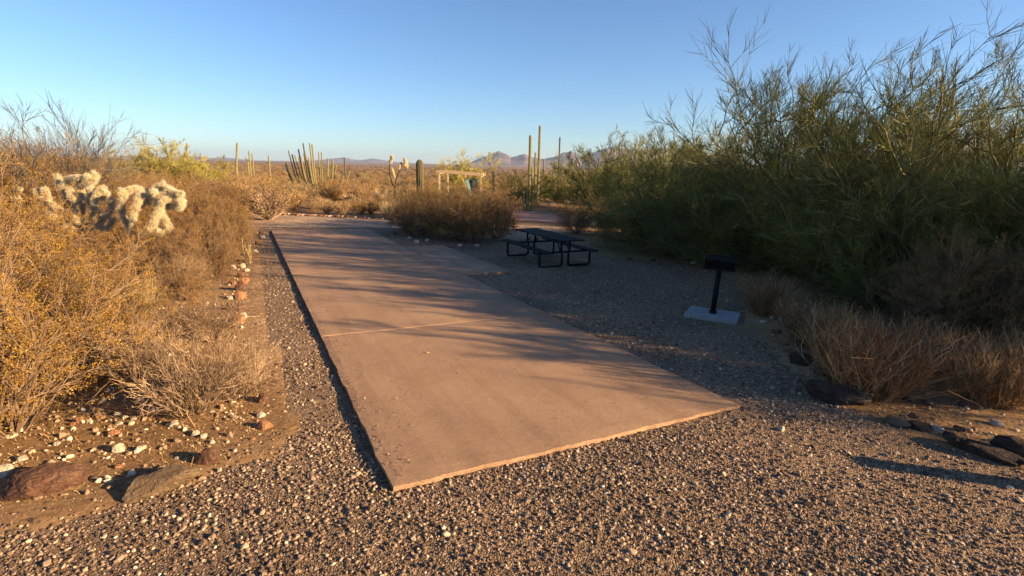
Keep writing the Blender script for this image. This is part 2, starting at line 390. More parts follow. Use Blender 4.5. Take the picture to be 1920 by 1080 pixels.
# the plain keeps rolling very gently far out
far = np.clip((np.hypot(X, Y) - 300) / 3000, 0, 1); Z += far * (2.0 * np.sin(X / 900) + 1.6 * np.sin(Y / 700 + 1))
i = np.arange(len(rr) * na).reshape(len(rr), na); a = i[:-1]; b = i[1:]; q = np.stack([a, b, np.roll(b, -1, 1), np.roll(a, -1, 1)], -1).reshape(-1, 4)
g = ob('ground', mk('ground', np.stack([X, Y, Z], -1).reshape(-1, 3), q, None, [M_SOIL], True)); tag(g, kind='structure')
def sheet(name, poly, cell, off, mt):
    P = np.array(poly); x0, y0 = P.min(0) - cell; x1, y1 = P.max(0) + cell
    nx = int((x1 - x0) / cell) + 1; ny = int((y1 - y0) / cell) + 1
    xs = x0 + np.arange(nx + 1) * cell; ys = y0 + np.arange(ny + 1) * cell; XX, YY = np.meshgrid(xs, ys, indexing='ij')
    CX = XX[:-1, :-1] + cell / 2; CY = YY[:-1, :-1] + cell / 2; keep = in_poly(CX, CY, poly)
    idx = np.arange(XX.size).reshape(XX.shape); q = np.stack([idx[:-1, :-1], idx[1:, :-1], idx[1:, 1:], idx[:-1, 1:]], -1)[keep]
    used = np.unique(q); mp = np.zeros(XX.size, int); mp[used] = np.arange(len(used)); x = XX.ravel()[used]; y = YY.ravel()[used]
    o = ob(name, mk(name, np.stack([x, y, gz(x, y) + off], -1), mp[q], None, [mt], True)); return tag(o, kind='structure')
sheet('gravel_drive', DRIVE, .12, 0, M_GRAVEL)
sheet('gravel_road', ROAD, .25, .010, M_ROAD)

# ------------------------------------------------------------------ concrete pad of cast slabs
def slab(name, a0, a1, c0, c1, top, mt, parent, wav=.004, thick=.16):
    """rectangular slab in pad coordinates, top follows the sloping ground plane, edges slightly uneven"""
    na_, nc = max(2, int((a1 - a0) / .08)), max(2, int((c1 - c0) / .12))
    A, C = np.meshgrid(np.linspace(a0, a1, na_ + 1), np.linspace(c0, c1, nc + 1), indexing='ij')
    wv = lambda t, s: wav * (np.sin(t * 7.3 + s) + .7 * np.sin(t * 19.1 + 2 * s) + .5 * np.sin(t * 41 + s * 3))
    A2 = A.copy(); C2 = C.copy()
    A2[0] += wv(C[0], 1); A2[-1] += wv(C[-1], 2); C2[:, 0] += wv(A[:, 0], 3); C2[:, -1] += wv(A[:, -1], 4)
    XY = corner[None, None] + A2[..., None] * px_ + C2[..., None] * ax
    Zt = plane(XY[..., 0], XY[..., 1]) + top + .0015 * np.sin(A * 3 + C * 2)
    e = np.ones_like(Zt); e[0] = e[-1] = 0; e[:, 0] = e[:, -1] = 0; Zt = Zt - (1 - e) * .006
    idx = np.arange(A.size).reshape(A.shape); q = [np.stack([idx[:-1, :-1], idx[1:, :-1], idx[1:, 1:], idx[:-1, 1:]], -1).reshape(-1, 4)]
    top_v = np.dstack([XY, Zt]).reshape(-1, 3)
    loop = np.concatenate([idx[:, 0], idx[-1, 1:], idx[-2::-1, -1], idx[0, -2:0:-1]]); n0 = len(top_v)
    lo = top_v[loop].copy(); lo[:, 2] -= thick; m_ = len(loop); j = np.arange(m_); j2 = (j + 1) % m_
    q.append(np.stack([loop[j2], loop[j], n0 + j, n0 + j2], -1)[:, ::-1])
    # materials are in object space: put the origin at the pad corner, turned along the pad
    V = np.concatenate([top_v, lo]); d = V[:, :2] - corner; V2 = np.stack([d @ px_, d @ ax, V[:, 2]], -1)
    return ob(name, mk(name, V2, np.concatenate(q), None, [mt], False), parent)
pad = empty('concrete_pad', (corner[0], corner[1], 0), PAD_RZ); tag(pad, kind='structure')
jc = [0, pad_ab((jL + jR) / 2)[1], 8.9, 13.8, L_PAD]
for k in range(4):
    slab('slab', 0, W_PAD, jc[k] + (.006 if k else 0), jc[k + 1] - .006, .0 + .007 * (k > 0), M_PAD, pad, .006 if k == 0 else .0025)
slab('side_slab', APR[0] + .006, APR[1], APR[2], APR[3], .004, M_PAD, pad, .01)
for k in (1, 2, 3):
    mb = MB(); c = jc[k]; z = float(plane(*padpt(W_PAD / 2, c)))
    pts = [padpt(.02, c), padpt(W_PAD - .02, c)]
    v = []
    for p_ in pts:
        for s in (-.0055, .0055):
            w = p_ + ax * s; d = w - corner
            zt = float(plane(*w)) - .004; v += [(d @ px_, d @ ax, zt), (d @ px_, d @ ax, zt - .05)]
    mb.add(v, [(0, 2, 6, 4), (0, 4, 5, 1), (2, 3, 7, 6)]); ob('joint_filler', mb.mesh('joint_filler', [M_JOINT]), pad)

# the neighbouring site's red concrete pad beyond the road
P2 = [G(950, 412), G(1060, 419), G(1045, 402), G(950, 393)]
v = [(p[0], p[1], float(plane(*p)) + .01) for p in P2]; v += [(x, y, z - .2) for x, y, z in v]
tag(ob('neighbouring_concrete_pad', mk('neighbouring_concrete_pad', v, [(0, 1, 2, 3), (0, 4, 5, 1), (1, 5, 6, 2), (2, 6, 7, 3), (3, 7, 4, 0)], None, [M_PAD2])), kind='structure')

# ------------------------------------------------------------------ mountains
def mountains(name, prof, D, depth, amp, mt, seed):
    pxs = [p[0] for p in prof]; n_a = 260; n_d = 26
    us = np.linspace(pxs[0], pxs[-1], n_a)
    hor = []
    for u in us:
        py = np.interp(u, pxs, [p[1] for p in prof]); d = ray(u, py); hor.append((d[0] / math.hypot(d[0], d[1]), d[1] / math.hypot(d[0], d[1]), d[2] / math.hypot(d[0], d[1])))
    hor = np.array(hor); V = []
    for k in range(n_d):
        t = k / (n_d - 1); r = D + (t - .5) * depth; sh = math.sin(math.pi * t) ** 1.1
        for j in range(n_a):
            x, y = hor[j, 0] * r, hor[j, 1] * r; top = max(0, hor[j, 2] * D + CAM_H + 8)
            nz = mnoise.ridged_multi_fractal(Vector((x * amp, y * amp, seed)), 1.0, 2.1, 6, 1.0, 2.0) / 2.2
            V.append((x, y, -9 + (top + 4) * sh * (.66 + .46 * nz)))
    i = np.arange(n_d * n_a).reshape(n_d, n_a); a = i[:-1]; b = i[1:]
    q = np.stack([a[:, :-1], a[:, 1:], b[:, 1:], b[:, :-1]], -1).reshape(-1, 4)
    return tag(ob(name, mk(name, V, q, None, [mt], False)), kind='structure')
M_MT = noise_mat('mountain_rock', [(.35, (.08, .065, .06)), (.5, (.14, .11, .10)), (.65, (.24, .185, .16))], .004, .95, .6, .02, 20)
mountains('mountains', [(880, 304), (900, 296), (915, 292), (935, 284), (948, 288), (958, 295), (970, 293), (985, 288), (1000, 295), (1020, 298), (1040, 293), (1055, 286), (1072, 283), (1085, 291), (1092, 295), (1103, 285), (1125, 279), (1150, 274), (1190, 281), (1240, 275), (1300, 280), (1380, 296), (1440, 318)], 5200, 1500, .0030, M_MT, 3)
mountains('distant_mountains', [(555, 306), (575, 301), (600, 300), (620, 297), (645, 294.5), (662, 299), (680, 300), (700, 296), (715, 298), (740, 303), (765, 305), (880, 311)], 9000, 1600, .0012, M_MT, 8)
mountains('low_hills', [(180, 297), (230, 293), (300, 294), (360, 293), (400, 296), (420, 294), (445, 298), (470, 301)], 9500, 1600, .0012, M_MT, 12)

# ------------------------------------------------------------------ plant meshes (each built once)
def seeded(s): return np.random.default_rng(s)
def pv_tree(seed, h, spread, nb=5, n2=8, n3=8, n4=20, tw=.0038, tlen=.36, mt=None, lean=(0, 0), low=.05, bushy=0.0, wb0=.14):
    """palo verde: several leaning limbs, ascending broom-like green twigs; bushy adds shoots down to the ground"""
    rg = seeded(seed); ang = np.arange(nb) * 2 * math.pi / nb + rg.uniform(-.4, .4, nb)
    sp = spread * rg.uniform(.45, 1.25, nb); d = np.stack([np.cos(ang) * sp + lean[0], np.sin(ang) * sp + lean[1], np.full(nb, 1.0)], -1)
    st = rg.normal(0, .08, (nb, 3)); st[:, 2] = -.05
    ln = h * rg.uniform(.72, 1.0, nb) * np.sqrt(1 + .5 * sp ** 2)
    P0 = grow(st, d, ln, 9, wb0, .04, rg)
    s, d1, L = sprout(P0, n2, .08 if bushy else .15, .98, .8, rg, .46); L *= rg.uniform(.7, 1.25, len(L)); P1 = grow(s, d1, L, 7, .16, .07, rg)
    if bushy:                                      # long low shoots that arch out and droop
        nn_ = int(nb * bushy * 4); an = rg.uniform(0, 2 * math.pi, nn_); q = np.stack([np.cos(an), np.sin(an), rg.uniform(.1, 1.1, nn_)], -1)
        s0 = np.stack([np.cos(an) * .15, np.sin(an) * .15, rg.uniform(.05, .3, nn_) * h], -1)
        P1 = np.concatenate([P1, grow(s0, q, h * rg.uniform(.25, .6, nn_), 7, .16, -.05, rg)])
    s, d2, L = sprout(P1, n3, .12, 1.0, .65, rg, .5); P2 = grow(s, d2, L, 6, .15, .10, rg)
    s, d3, L = sprout(P2, n4, .0, 1.0, .55, rg, .55); L = np.clip(L, tlen * .45, tlen * 1.4); P3 = grow(s, d3, L, 4, .07, .09, rg)
    s, d4, L = sprout(P1, n4 // 2, .3, 1.0, .5, rg, .3); L = np.clip(L, tlen * .5, tlen * 1.4); P4 = grow(s, d4, L, 4, .07, .12, rg)
    P3 = np.concatenate([P3, P4])
    P3 = P3[(P3[:, :, 2].min(1) > low)]; P2 = P2[P2[:, :, 2].min(1) > 0]
    f = h / np.percentile(P3[..., 2], 99.7); P0[..., 2] *= f; P1[..., 2] *= f; P2[..., 2] *= f; P3[..., 2] *= f
    k = h / 5
    wb = MB()
    wb.add(*tubes(P0, taper(len(P0), 9, .05 * k * rg.uniform(.45, 1.15, nb), .2), 7)); wb.add(*tubes(P1, taper(len(P1), 7, .018 * k, .4), 4)); wb.add(*tubes(P2, taper(len(P2), 6, .007 * k, .45), 3))
    tb = MB(); tb.add(*tubes(P3, taper(len(P3), 4, tw * rg.uniform(.7, 1.7, len(P3)), .5), 3))
    return wb.mesh('limbs', [M_PVB], True), tb.mesh('twigs', [mt or M_PVT])
def creosote(seed, h, w, nst=26, n2=7, n3=7, nl=26, leaf=.0125, mt=None, stem_r=.009, twr=.0022, mst=None):
    rg = seeded(seed); ang = rg.uniform(0, 2 * math.pi, nst); sp = w / h * np.sqrt(rg.uniform(.02, 1.5, nst))
    d = np.stack([np.cos(ang) * sp, np.sin(ang) * sp, np.ones(nst) * np.where(rg.uniform(0, 1, nst) < .3, .45, 1)], -1); st = np.stack([np.cos(ang) * .08 * sp, np.sin(ang) * .08 * sp, np.full(nst, -.03)], -1)
    P0 = grow(st, d, h * 1.02 * rg.uniform(.65, 1.05, nst), 7, .13, .03, rg)
    s, d1, L = sprout(P0, n2, .15, 1.0, .7, rg, .38); P1 = grow(s, d1, L, 5, .18, .04, rg)
    s, d2, L = sprout(P1, n3, .15, 1.0, .65, rg, .6); P2 = grow(s, d2, L, 4, .2, .05, rg)
    f = h / np.percentile(P2[..., 2], 99); P0[..., 2] *= f; P1[..., 2] *= f; P2[..., 2] *= f
    wb = MB(); wb.add(*tubes(P0, taper(len(P0), 7, stem_r * rg.uniform(.6, 1.3, nst), .35), 5)); wb.add(*tubes(P1, taper(len(P1), 5, stem_r * .42, .45), 3)); wb.add(*tubes(P2, taper(len(P2), 4, twr, .5), 3))
    lb = MB(); sel = rg.uniform(0, 1, len(P2)) < .6; lb.add(*leaves(P2[sel], int(nl * 1.6), leaf, rg, .35, .010)); lb.add(*leaves(P1, nl // 3, leaf, rg, .6, .012))
    return wb.mesh('stems', [mst or M_STEM], False), lb.mesh('leaves', [mt or M_GOLD])
def twiggy(seed, h, w, nst=110, n2=9, n3=3, r=.0028, up_=.02, mt=None, wob=.12, rise=1.0):
    """dry dome of fine bare stems"""
    rg = seeded(seed); ang = rg.uniform(0, 2 * math.pi, nst); sp = w / h * np.sqrt(rg.uniform(.0, 1.2, nst))
    d = np.stack([np.cos(ang) * sp, np.sin(ang) * sp, np.full(nst, rise)], -1); st = np.stack([np.cos(ang) * .12 * sp, np.sin(ang) * .12 * sp, np.full(nst, -.02)], -1)
    P0 = grow(st, d, math.hypot(h, w * .7) * rg.uniform(.55, 1.0, nst), 6, wob, up_, rg)
    s, d1, L = sprout(P0, n2, .15, 1.0, .5, rg, .42); P1 = grow(s, d1, L, 4, wob * 1.2, up_, rg)
    f = h / np.percentile(P1[..., 2], 99); P0[..., 2] *= f; P1[..., 2] *= f
    mb = MB(); mb.add(*tubes(P0, taper(nst, 6, r * 1.5, .4), 4)); mb.add(*tubes(P1, taper(len(P1), 4, r, .5), 3))
    if n3:
        s, d2, L = sprout(P1, n3, .2, 1.0, .5, rg, .6); P2 = grow(s, d2, L, 3, wob * 1.2, up_, rg); mb.add(*tubes(P2, taper(len(P2), 3, r * .75, .5), 3))
    return mb.mesh('twigs', [mt or M_TWIG])
def broom(seed, h, w, nst=420, r=.0028, mt=None, n2=3, wob=.09):
    """dry shrub of upright straw-coloured stems"""
    rg = seeded(seed); ang = rg.uniform(0, 2 * math.pi, nst); rad = w * np.sqrt(rg.uniform(0, 1, nst))
    st = np.stack([np.cos(ang) * rad * .35, np.sin(ang) * rad * .35, np.full(nst, -.02)], -1)
    d = np.stack([np.cos(ang) * rad / h * .75, np.sin(ang) * rad / h * .75, np.ones(nst)], -1)
    P0 = grow(st, d, h * rg.uniform(.5, 1.05, nst), 7, wob, .08, rg)
    mb = MB(); mb.add(*tubes(P0, taper(nst, 7, r * 1.3, .4), 3))
    if n2:
        s, d1, L = sprout(P0, n2, .2, .95, .6, rg, .38); P1 = grow(s, d1, L, 5, wob * 1.2, .16, rg); mb.add(*tubes(P1, taper(len(P1), 5, r * .9, .4), 3))
    return mb.mesh('stems', [mt or M_STRAW])
def low_shrub(seed, h, w, n=900, leaf=.05, mt=None):
    """shrub seen far away: a dome of twig and leaf clumps"""
    rg = seeded(seed); ns = 60; ang = rg.uniform(0, 2 * math.pi, ns); sp = w / h * np.sqrt(rg.uniform(0, 1.1, ns))
    d = np.stack([np.cos(ang) * sp, np.sin(ang) * sp, np.ones(ns)], -1); st = np.zeros((ns, 3))
    P0 = grow(st, d, h * rg.uniform(.6, 1.1, ns), 5, .16, .02, rg)
    s, d1, L = sprout(P0, 6, .3, 1.0, .6, rg, .4); P1 = grow(s, d1, L, 3, .2, .04, rg)
    mb = MB(); mb.add(*tubes(P0, taper(ns, 5, .008, .4), 3)); nq = sum(len(q) for q in mb.q)
    mb.add(*tubes(P1, taper(len(P1), 3, .005, .5), 3)); nq = sum(len(q) for q in mb.q)
    mb.add(*leaves(P1, max(1, n // len(P1)), leaf, rg, .1, .04))
    me = mb.mesh('shrub', [M_TWIG, mt or M_BRONZE]); idx = np.ones(len(me.polygons), np.int32); idx[:nq] = 0; me.polygons.foreach_set('material_index', idx); return me

CREO = [creosote(11, 1.5, .95, 34, 8, 7, 21, stem_r=.010, twr=.0026), creosote(12, 1.5, 1.1, 36, 8, 7, 21, stem_r=.010, twr=.0026), creosote(13, 1.5, .8, 30, 8, 7, 21, stem_r=.010, twr=.0026)]
CREOB = [creosote(21, 1.3, 1.0, 36, 8, 7, 21, .014, M_BRONZE), creosote(22, 1.3, 1.15, 38, 8, 7, 14, .014, M_BRONZE)]
CREOO = [creosote(23, 1.3, 1.0, 32, 8, 6, 18, .016, M_OLIVE)]
TWIG = [twiggy(31, .6, .5, 60), twiggy(32, .6, .6, 70)]
BROOM = [broom(41, .75, .62, 240, .0032, None, 7, .17), broom(42, .75, .55, 210, .0032, None, 7, .17)]
GRASS = [broom(43, .5, .34, 380, .0022, M_PALE, 0)]
PV = [pv_tree(51, 5.0, .62, 13, 8, 7, 17, bushy=.3, wb0=.11), pv_tree(52, 5.0, .7, 12, 8, 7, 17, bushy=.4), pv_tree(53, 5.0, .5, 12, 9, 7, 17, bushy=.3, wb0=.12)]
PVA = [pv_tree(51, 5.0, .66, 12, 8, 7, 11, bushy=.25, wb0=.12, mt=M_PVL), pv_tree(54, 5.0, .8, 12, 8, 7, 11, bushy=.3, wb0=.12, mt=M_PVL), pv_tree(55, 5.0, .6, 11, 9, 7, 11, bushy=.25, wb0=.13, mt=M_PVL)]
PVS = [pv_tree(61, 3.0, .9, 9, 8, 6, 10, .0036, .32, bushy=1.6), pv_tree(62, 3.0, 1.2, 9, 8, 6, 10, .0036, .3, bushy=1.6)]
PVF = [pv_tree(63, 3.0, .8, 8, 7, 5, 10, .0058, .34, bushy=1.2), pv_tree(64, 3.0, 1.1, 9, 7, 5, 10, .0058, .34, bushy=1.2)]
PVY = [pv_tree(65, 3.0, .8, 11, 9, 6, 14, .0055, .30, M_PVY, bushy=1.6)]
LOW = [low_shrub(71, .7, .7, 1500, .035), low_shrub(72, .7, .8, 1300, .035, M_OLIVE), low_shrub(73, .6, .7, 1200, .03, M_TWIG), low_shrub(74, .7, .75, 1500, .035, M_GOLD), low_shrub(75, .55, .6, 1100, .03, M_PALE)]

def plant(name, parts, xy, h, h0, wscale, label, cat, group=None, names=('stems', 'leaves'), rz=None, tilt=0):
    x, y = xy; z = float(gz(x, y)); s = h / h0
    if rz is None: rz = random.uniform(0, 6.28)
    if not isinstance(parts, tuple):
        o = ob(name, parts, None, (x, y, z), rz); o.scale = (s * wscale, s * wscale, s); o.rotation_euler = (0, tilt, rz); return tag(o, label, cat, group)
    e = empty(name, (x, y, z), rz); e.scale = (s * wscale, s * wscale, s); tag(e, label, cat, group)
    for nm, me in zip(names, parts): ob(nm, me, e)
    return e

# ------------------------------------------------------------------ palo verde trees, right
LT = ('limbs', 'twigs')
trees = [  # base xy or px, top row, variant, width, label
    (G(1480, 492), 66, 0, .92, 'tall open palo verde whose fine branches fan out above the shaded grill', 2.3),
    (G(1690, 560), 36, 2, .95, 'tallest palo verde with a thin crown rising into the sky above the dry straw shrubs', 2.0),
    ((10.8, 9.8), 4.1, 1, 1.15, 'palo verde at the right edge with long branches arching to the upper right', 1.2),
]
for p, ty, v, w, lb, rz in trees:
    h = H(0, 0, ty, p) * .97 if ty > 10 else ty
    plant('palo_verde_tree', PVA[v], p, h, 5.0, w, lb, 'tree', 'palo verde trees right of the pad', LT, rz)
for p, h, v, w in (((7.7, 12.4), 4.7, 2, 1.1), ((11.2, 5.9), 4.3, 2, 1.1), ((14.2, 5.0), 4.8, 0, 1.1), ((9.9, 7.9), 4.1, 1, 1.0), ((11.8, 8.2), 4.2, 0, 1.1), ((14.4, 9.0), 4.8, 2, 1.1), ((13.2, 13.5), 5.0, 1, 1.1), ((11.5, 14.5), 4.8, 2, 1.1), ((9.6, 18.0), 4.6, 1, 1.1), ((14.5, 18.5), 5, 2, 1.2)):
    plant('palo_verde_tree', PV[v], p, h, 5.0, w, 'palo verde in the dense stand at the far right, mostly hidden behind nearer branches', 'tree', 'palo verdes standing behind the front trees', LT)
pvb = [((1190, 466), 325, 0), ((1255, 474), 285, 1), ((1335, 480), 262, 0), ((1410, 486), 255, 1), ((1345, 462), 235, 1)]
for (q, ty, v), lb in zip(pvb, ('low dark green palo verde shrub behind the right bench of the picnic table', 'green palo verde shrub in the shade between the table and the grill', 'dense green palo verde shrub directly behind the black grill', 'dark palo verde shrub just right of the grill', 'taller palo verde shrub looming behind the grill')):
    p = G(*q); plant('palo_verde_shrub', PVS[v], p, H(0, 0, ty, p), 3.0, 1.0, lb, 'shrub', 'palo verde shrubs along the shaded side', LT)
pvb = [((1560, 535), 330, 1), ((1640, 575), 395, 0), ((1740, 590), 360, 1), ((1820, 560), 300, 0), ((1890, 600), 330, 1), ((1500, 505), 330, 0)]
for (q, ty, v), lb in zip(pvb, ('drooping green palo verde shrub behind the dry straw shrubs', 'low green broom-like shrub right behind the tallest straw shrub', 'bushy green shrub under the tallest palo verde', 'tall bushy green shrub between the two right trees', 'green shrub cut by the right edge of the view', 'green shrub at the foot of the leaning palo verde')):
    p = G(*q); plant('palo_verde_shrub', PVS[v], p, H(0, 0, ty, p), 3.0, .9, lb, 'shrub', 'palo verde shrubs along the shaded side', LT)
for p, h in (((9.6, 6.9), 2.4), ((8.6, 6.1), 1.7), ((11.0, 8.0), 2.8), ((10.0, 12.0), 3.0), ((12.0, 11.0), 3.2), ((9.0, 9.2), 2.6), ((7.9, 10.8), 2.6), ((8.8, 14.5), 3.2), ((6.6, 14.2), 2.6), ((5.2, 15.6), 2.6), ((10.6, 6.2), 2.6), ((13.6, 5.6), 3.0), ((7.0, 17.5), 3.0)):
    plant('palo_verde_shrub', PVS[int(p[1]) % 2], p, h, 3.0, 1.0, 'green palo verde shrub deep in the stand at the right edge', 'shrub', 'shrubs filling the stand at the right edge', LT)
# smaller palo verdes beyond the table
far_pv = [((985, 388), 318, 0), ((1060, 388), 292, 1), ((1105, 392), 300, 0), ((1135, 398), 262, 1), ((1190, 404), 252, 0), ((1238, 412), 243, 1), ((1290, 425), 236, 0), ((1160, 384), 290, 1), ((950, 372), 322, 1), ((1020, 375), 325, 0), ((1330, 420), 240, 1)]
fl = ['dark green bush at the foot of the tall saguaro group', 'olive palo verde bush in front of the mountains, right of the lone thin saguaro', 'low palo verde between the brown shrub and the mountains', 'palo verde with feathery pale top where the mountain ridge disappears', 'upright palo verde with a narrow bright tip', 'feathery palo verde left of the big leaning tree', 'palo verde half hidden behind the left side of the big tree', 'olive palo verde in the back row of the far thicket', 'small olive bush right of the timber frame', 'small dark bush right of the tall saguaros', 'palo verde seen through the left branches of the big tree']
for (q, ty, v), lb in zip(far_pv, fl):
    p = G(*q); plant('palo_verde_bush', PVF[v], p, H(0, 0, ty, p), 3.0, .95, lb, 'bush', 'palo verdes beyond the picnic table', LT)
p = G(868, 366); plant('palo_verde_bush', PVY[0], p, H(0, 0, 284, p), 3.0, .9, 'yellow-green palo verde rising behind the timber frame', 'bush', None, LT)
for (q, ty, w), lb in zip((((270, 372), 258, .8), ((345, 372), 272, .9), ((385, 368), 290, .8)), ('yellow-green palo verde with a rounded top, leftmost of the three on the left skyline', 'feathery yellow palo verde, middle one of the three on the left skyline', 'low yellow palo verde, rightmost of the three on the left skyline')):
    p = G(*q); plant('palo_verde_bush', PVY[0], p, H(0, 0, ty, p), 3.0, w, lb, 'bush', 'yellow palo verdes on the left skyline', LT)

# ------------------------------------------------------------------ left thicket
SL = ('stems', 'leaves')
left = [  # base px, top row, mesh set, idx, width, label
    ((18, 806), 455, 'C', 0, .9, 'golden creosote bush with dark bare stems at the left edge, nearest of all'),
    ((-110, 760), 400, 'C', 1, .95, 'golden creosote bush cut by the left edge behind the nearest one'),
    ((120, 705), 480, 'C', 1, .8, 'golden leafy creosote just behind the scatter of white stones'),
    ((215, 655), 505, 'C', 2, .85, 'golden creosote between the dry grass tuft and the nearest bush'),
    ((-30, 640), 370, 'C', 2, 1.0, 'tall golden creosote at the left edge, second row'),
    ((80, 600), 425, 'C', 0, 1.0, 'golden-brown creosote in front of the big pale cholla'),
    ((180, 575), 440, 'B', 0, .8, 'bronze creosote with grey twigs below the pale cholla'),
    ((345, 560), 470, 'B', 1, .7, 'low bronze bush right of the cholla trunk'),
    ((-60, 540), 300, 'C', 1, .9, 'tall golden creosote at the far left reaching the skyline'),
    ((300, 515), 425, 'B', 0, .8, 'bronze bush at the foot of the right cholla'),
    ((400, 520), 425, 'B', 1, .75, 'bronze bush beside the stone border'),
    ((370, 478), 392, 'B', 0, .8, 'bronze bush right of the drooping cholla'),
    ((440, 478), 400, 'B', 1, .7, 'bronze bush leaning over the stone border near the pad end'),
    ((455, 445), 385, 'C', 0, .6, 'small golden bush beside the far corner of the pad'),
    ((410, 440), 365, 'B', 0, .8, 'bronze bush behind the drooping cholla'),
    ((40, 520), 355, 'C', 0, .8, 'golden creosote left of the big pale cholla'),
]
SETS = {'C': (CREO, 1.5), 'B': (CREOB, 1.3), 'O': (CREOO, 1.3)}
for q, ty, s, i, w, lb in left:
    p = G(*q); S_, h0 = SETS[s]; plant('creosote_bush', S_[i], p, H(0, 0, ty, p), h0, w * 1.1, lb, 'bush', 'creosote bushes left of the pad', SL)
back_left = [((60, 470), 288), ((150, 462), 318), ((0, 450), 270), ((230, 455), 335), ((300, 440), 340), ((350, 430), 335), ((110, 430), 285), ((190, 420), 300), ((260, 415), 322), ((20, 420), 268), ((330, 405), 325), ((390, 410), 335), ((-70, 440), 262), ((-120, 480), 262), ((420, 412), 345), ((70, 405), 280), ((150, 400), 296), ((440, 408), 350)]
for k, (q, ty) in enumerate(back_left):
    p = G(*q); S_, h0 = SETS['CBB'[k % 3]]; plant('creosote_bush', S_[k % 2], p, H(0, 0, ty, p), h0, 1.05, 'brown-gold bush in the dense thicket behind the pale chollas', 'bush', 'bushes crowding behind the chollas on the left', SL)
# leafless shrub on the skyline
M_BARE = twiggy(33, 3.2, 1.7, 20, 10, 7, .0065, .03, M_GREYT, .14)
for q, ty, w, lb in (((118, 452), 206, .9, 'bare grey branching shrub standing out against the sky at upper left'), ((205, 440), 244, .6, 'smaller bare grey shrub on the skyline right of the big bare one'), ((20, 455), 240, .7, 'bare twiggy shrub top at the far left skyline')):
    p = G(*q); plant('bare_shrub', M_BARE, p, H(0, 0, ty, p), 3.2, w, lb, 'shrub', 'bare grey shrubs on the left skyline')
# dry domes and grass
for q, ty, w, i, lb in (((352, 768), 640, .8, 0, 'grey-tan dome of bare twigs nearest the gravel on the left'), ((440, 735), 640, .75, 1, 'dry twig dome spilling onto the gravel edge'), ((400, 632), 560, .9, 0, 'dry twig dome beside the orange border stones'), ((310, 640), 560, .8, 1, 'dry twig dome behind the nearest grey dome'), ((255, 700), 600, .8, 1, 'brown bare twig dome beside the golden creosote'), ((355, 540), 480, .7, 0, 'small dry twig dome at the foot of the bronze bushes')):
    p = G(*q); plant('dry_bursage', TWIG[i], p, H(0, 0, ty, p), .6, w, lb, 'shrub', 'dry twig domes left of the pad')
for q, ty, w, lb in (((262, 598), 518, .8, 'pale straw grass tuft glowing in the sun in front of the cholla'), ((300, 560), 505, .7, 'second pale grass tuft just behind the bright one'), ((730, 407), 374, 1.1, 'bright pale grass clump across the road left of the big brown bush')):
    p = G(*q); plant('grass_tuft', GRASS[0], p, H(0, 0, ty, p), .5, w, lb, 'grass tuft')
p = G(466, 492); plant('dead_stalks', broom(46, .6, .14, 16, .006, M_PALE, 2), p, H(0, 0, 447, p), .6, 1.0, 'few pale upright dead stalks beside the stone border', 'dead plant')

# ------------------------------------------------------------------ straw shrubs, right
straw = [((1620, 728), 570, 1.0, 0, 'largest straw-coloured dry shrub in front of the right trees'), ((1520, 640), 545, 1.0, 1, 'straw-coloured dry shrub at the left end of the right border'), ((1440, 585), 500, .9, 0, 'dim brown dry shrub beside the grill footing'), ((1720, 690), 580, 1.0, 1, 'straw shrub behind the two biggest ones'), ((1850, 745), 610, .9, 0, 'dry straw shrub in the shade near the right edge'), ((1780, 700), 600, .9, 1, 'straw shrub between the largest and the right edge one'), ((1930, 720), 600, .9, 1, 'dry straw shrub cut by the right edge'), ((1570, 665), 560, .9, 0, 'straw shrub just behind the largest one')]
for q, ty, w, i, lb in straw:
    p = G(*q); plant('straw_shrub', BROOM[i], p, H(0, 0, ty, p) * .84, .75, w * 1.2, lb, 'shrub', 'dry straw shrubs on the right')
for q, ty, lb in (((1810, 640), 440, 'rusty brown bush under the palo verdes near the right edge'), ((1905, 655), 480, 'rusty brown bush touching the right edge'), ((1720, 625), 500, 'rusty brown bush behind the straw shrubs')):
    p = G(*q); plant('creosote_bush', CREOB[0], p, H(0, 0, ty, p), 1.3, .8, lb, 'bush', 'rusty bushes under the right trees', SL)

# ------------------------------------------------------------------ middle bushes by the table
mid = [((790, 432), 352, 'B', 0, .9, 'brown leafy bush at the left of the clump in front of the timber frame'), ((838, 446), 362, 'C', 1, .9, 'bronze bush in the middle of the clump behind the side slab'), ((893, 452), 358, 'C', 2, .8, 'golden bush left of the picnic bench'), ((930, 446), 372, 'B', 0, .7, 'bronze bush touching the left bench of the table'), ((760, 420), 365, 'B', 1, .7, 'low brown bush at the left end of the central clump'), ((860, 425), 343, 'O', 0, .9, 'olive bush behind the central clump'), ((915, 420), 350, 'B', 0, .8, 'brown bush behind the golden one by the table'), ((805, 412), 345, 'O', 0, .8, 'olive-brown bush below the short fat saguaro'), ((775, 440), 385, 'B', 1, .8, 'low bronze bush at the front left of the central clump'), ((815, 440), 375, 'O', 0, .8, 'low olive bush at the front of the central clump'), ((860, 450), 385, 'C', 0, .8, 'low bronze bush at the front edge of the central clump'), ((905, 438), 365, 'C', 0, .8, 'golden bush second row of the central clump'), ((880, 432), 350, 'B', 1, .9, 'tall bronze bush in the middle of the central clump'), ((945, 430), 372, 'B', 1, .6, 'small bronze bush at the right end of the central clump'), ((1080, 437), 372, 'B', 1, .7, 'brown dry bush behind the picnic table top'), ((1135, 440), 385, 'B', 0, .6, 'dim brown bush right of the table'), ((1160, 425), 350, 'O', 0, .9, 'olive bush behind the dim brown one'), ((1210, 440), 370, 'O', 0, .9, 'dark olive bush in shade right of the table')]
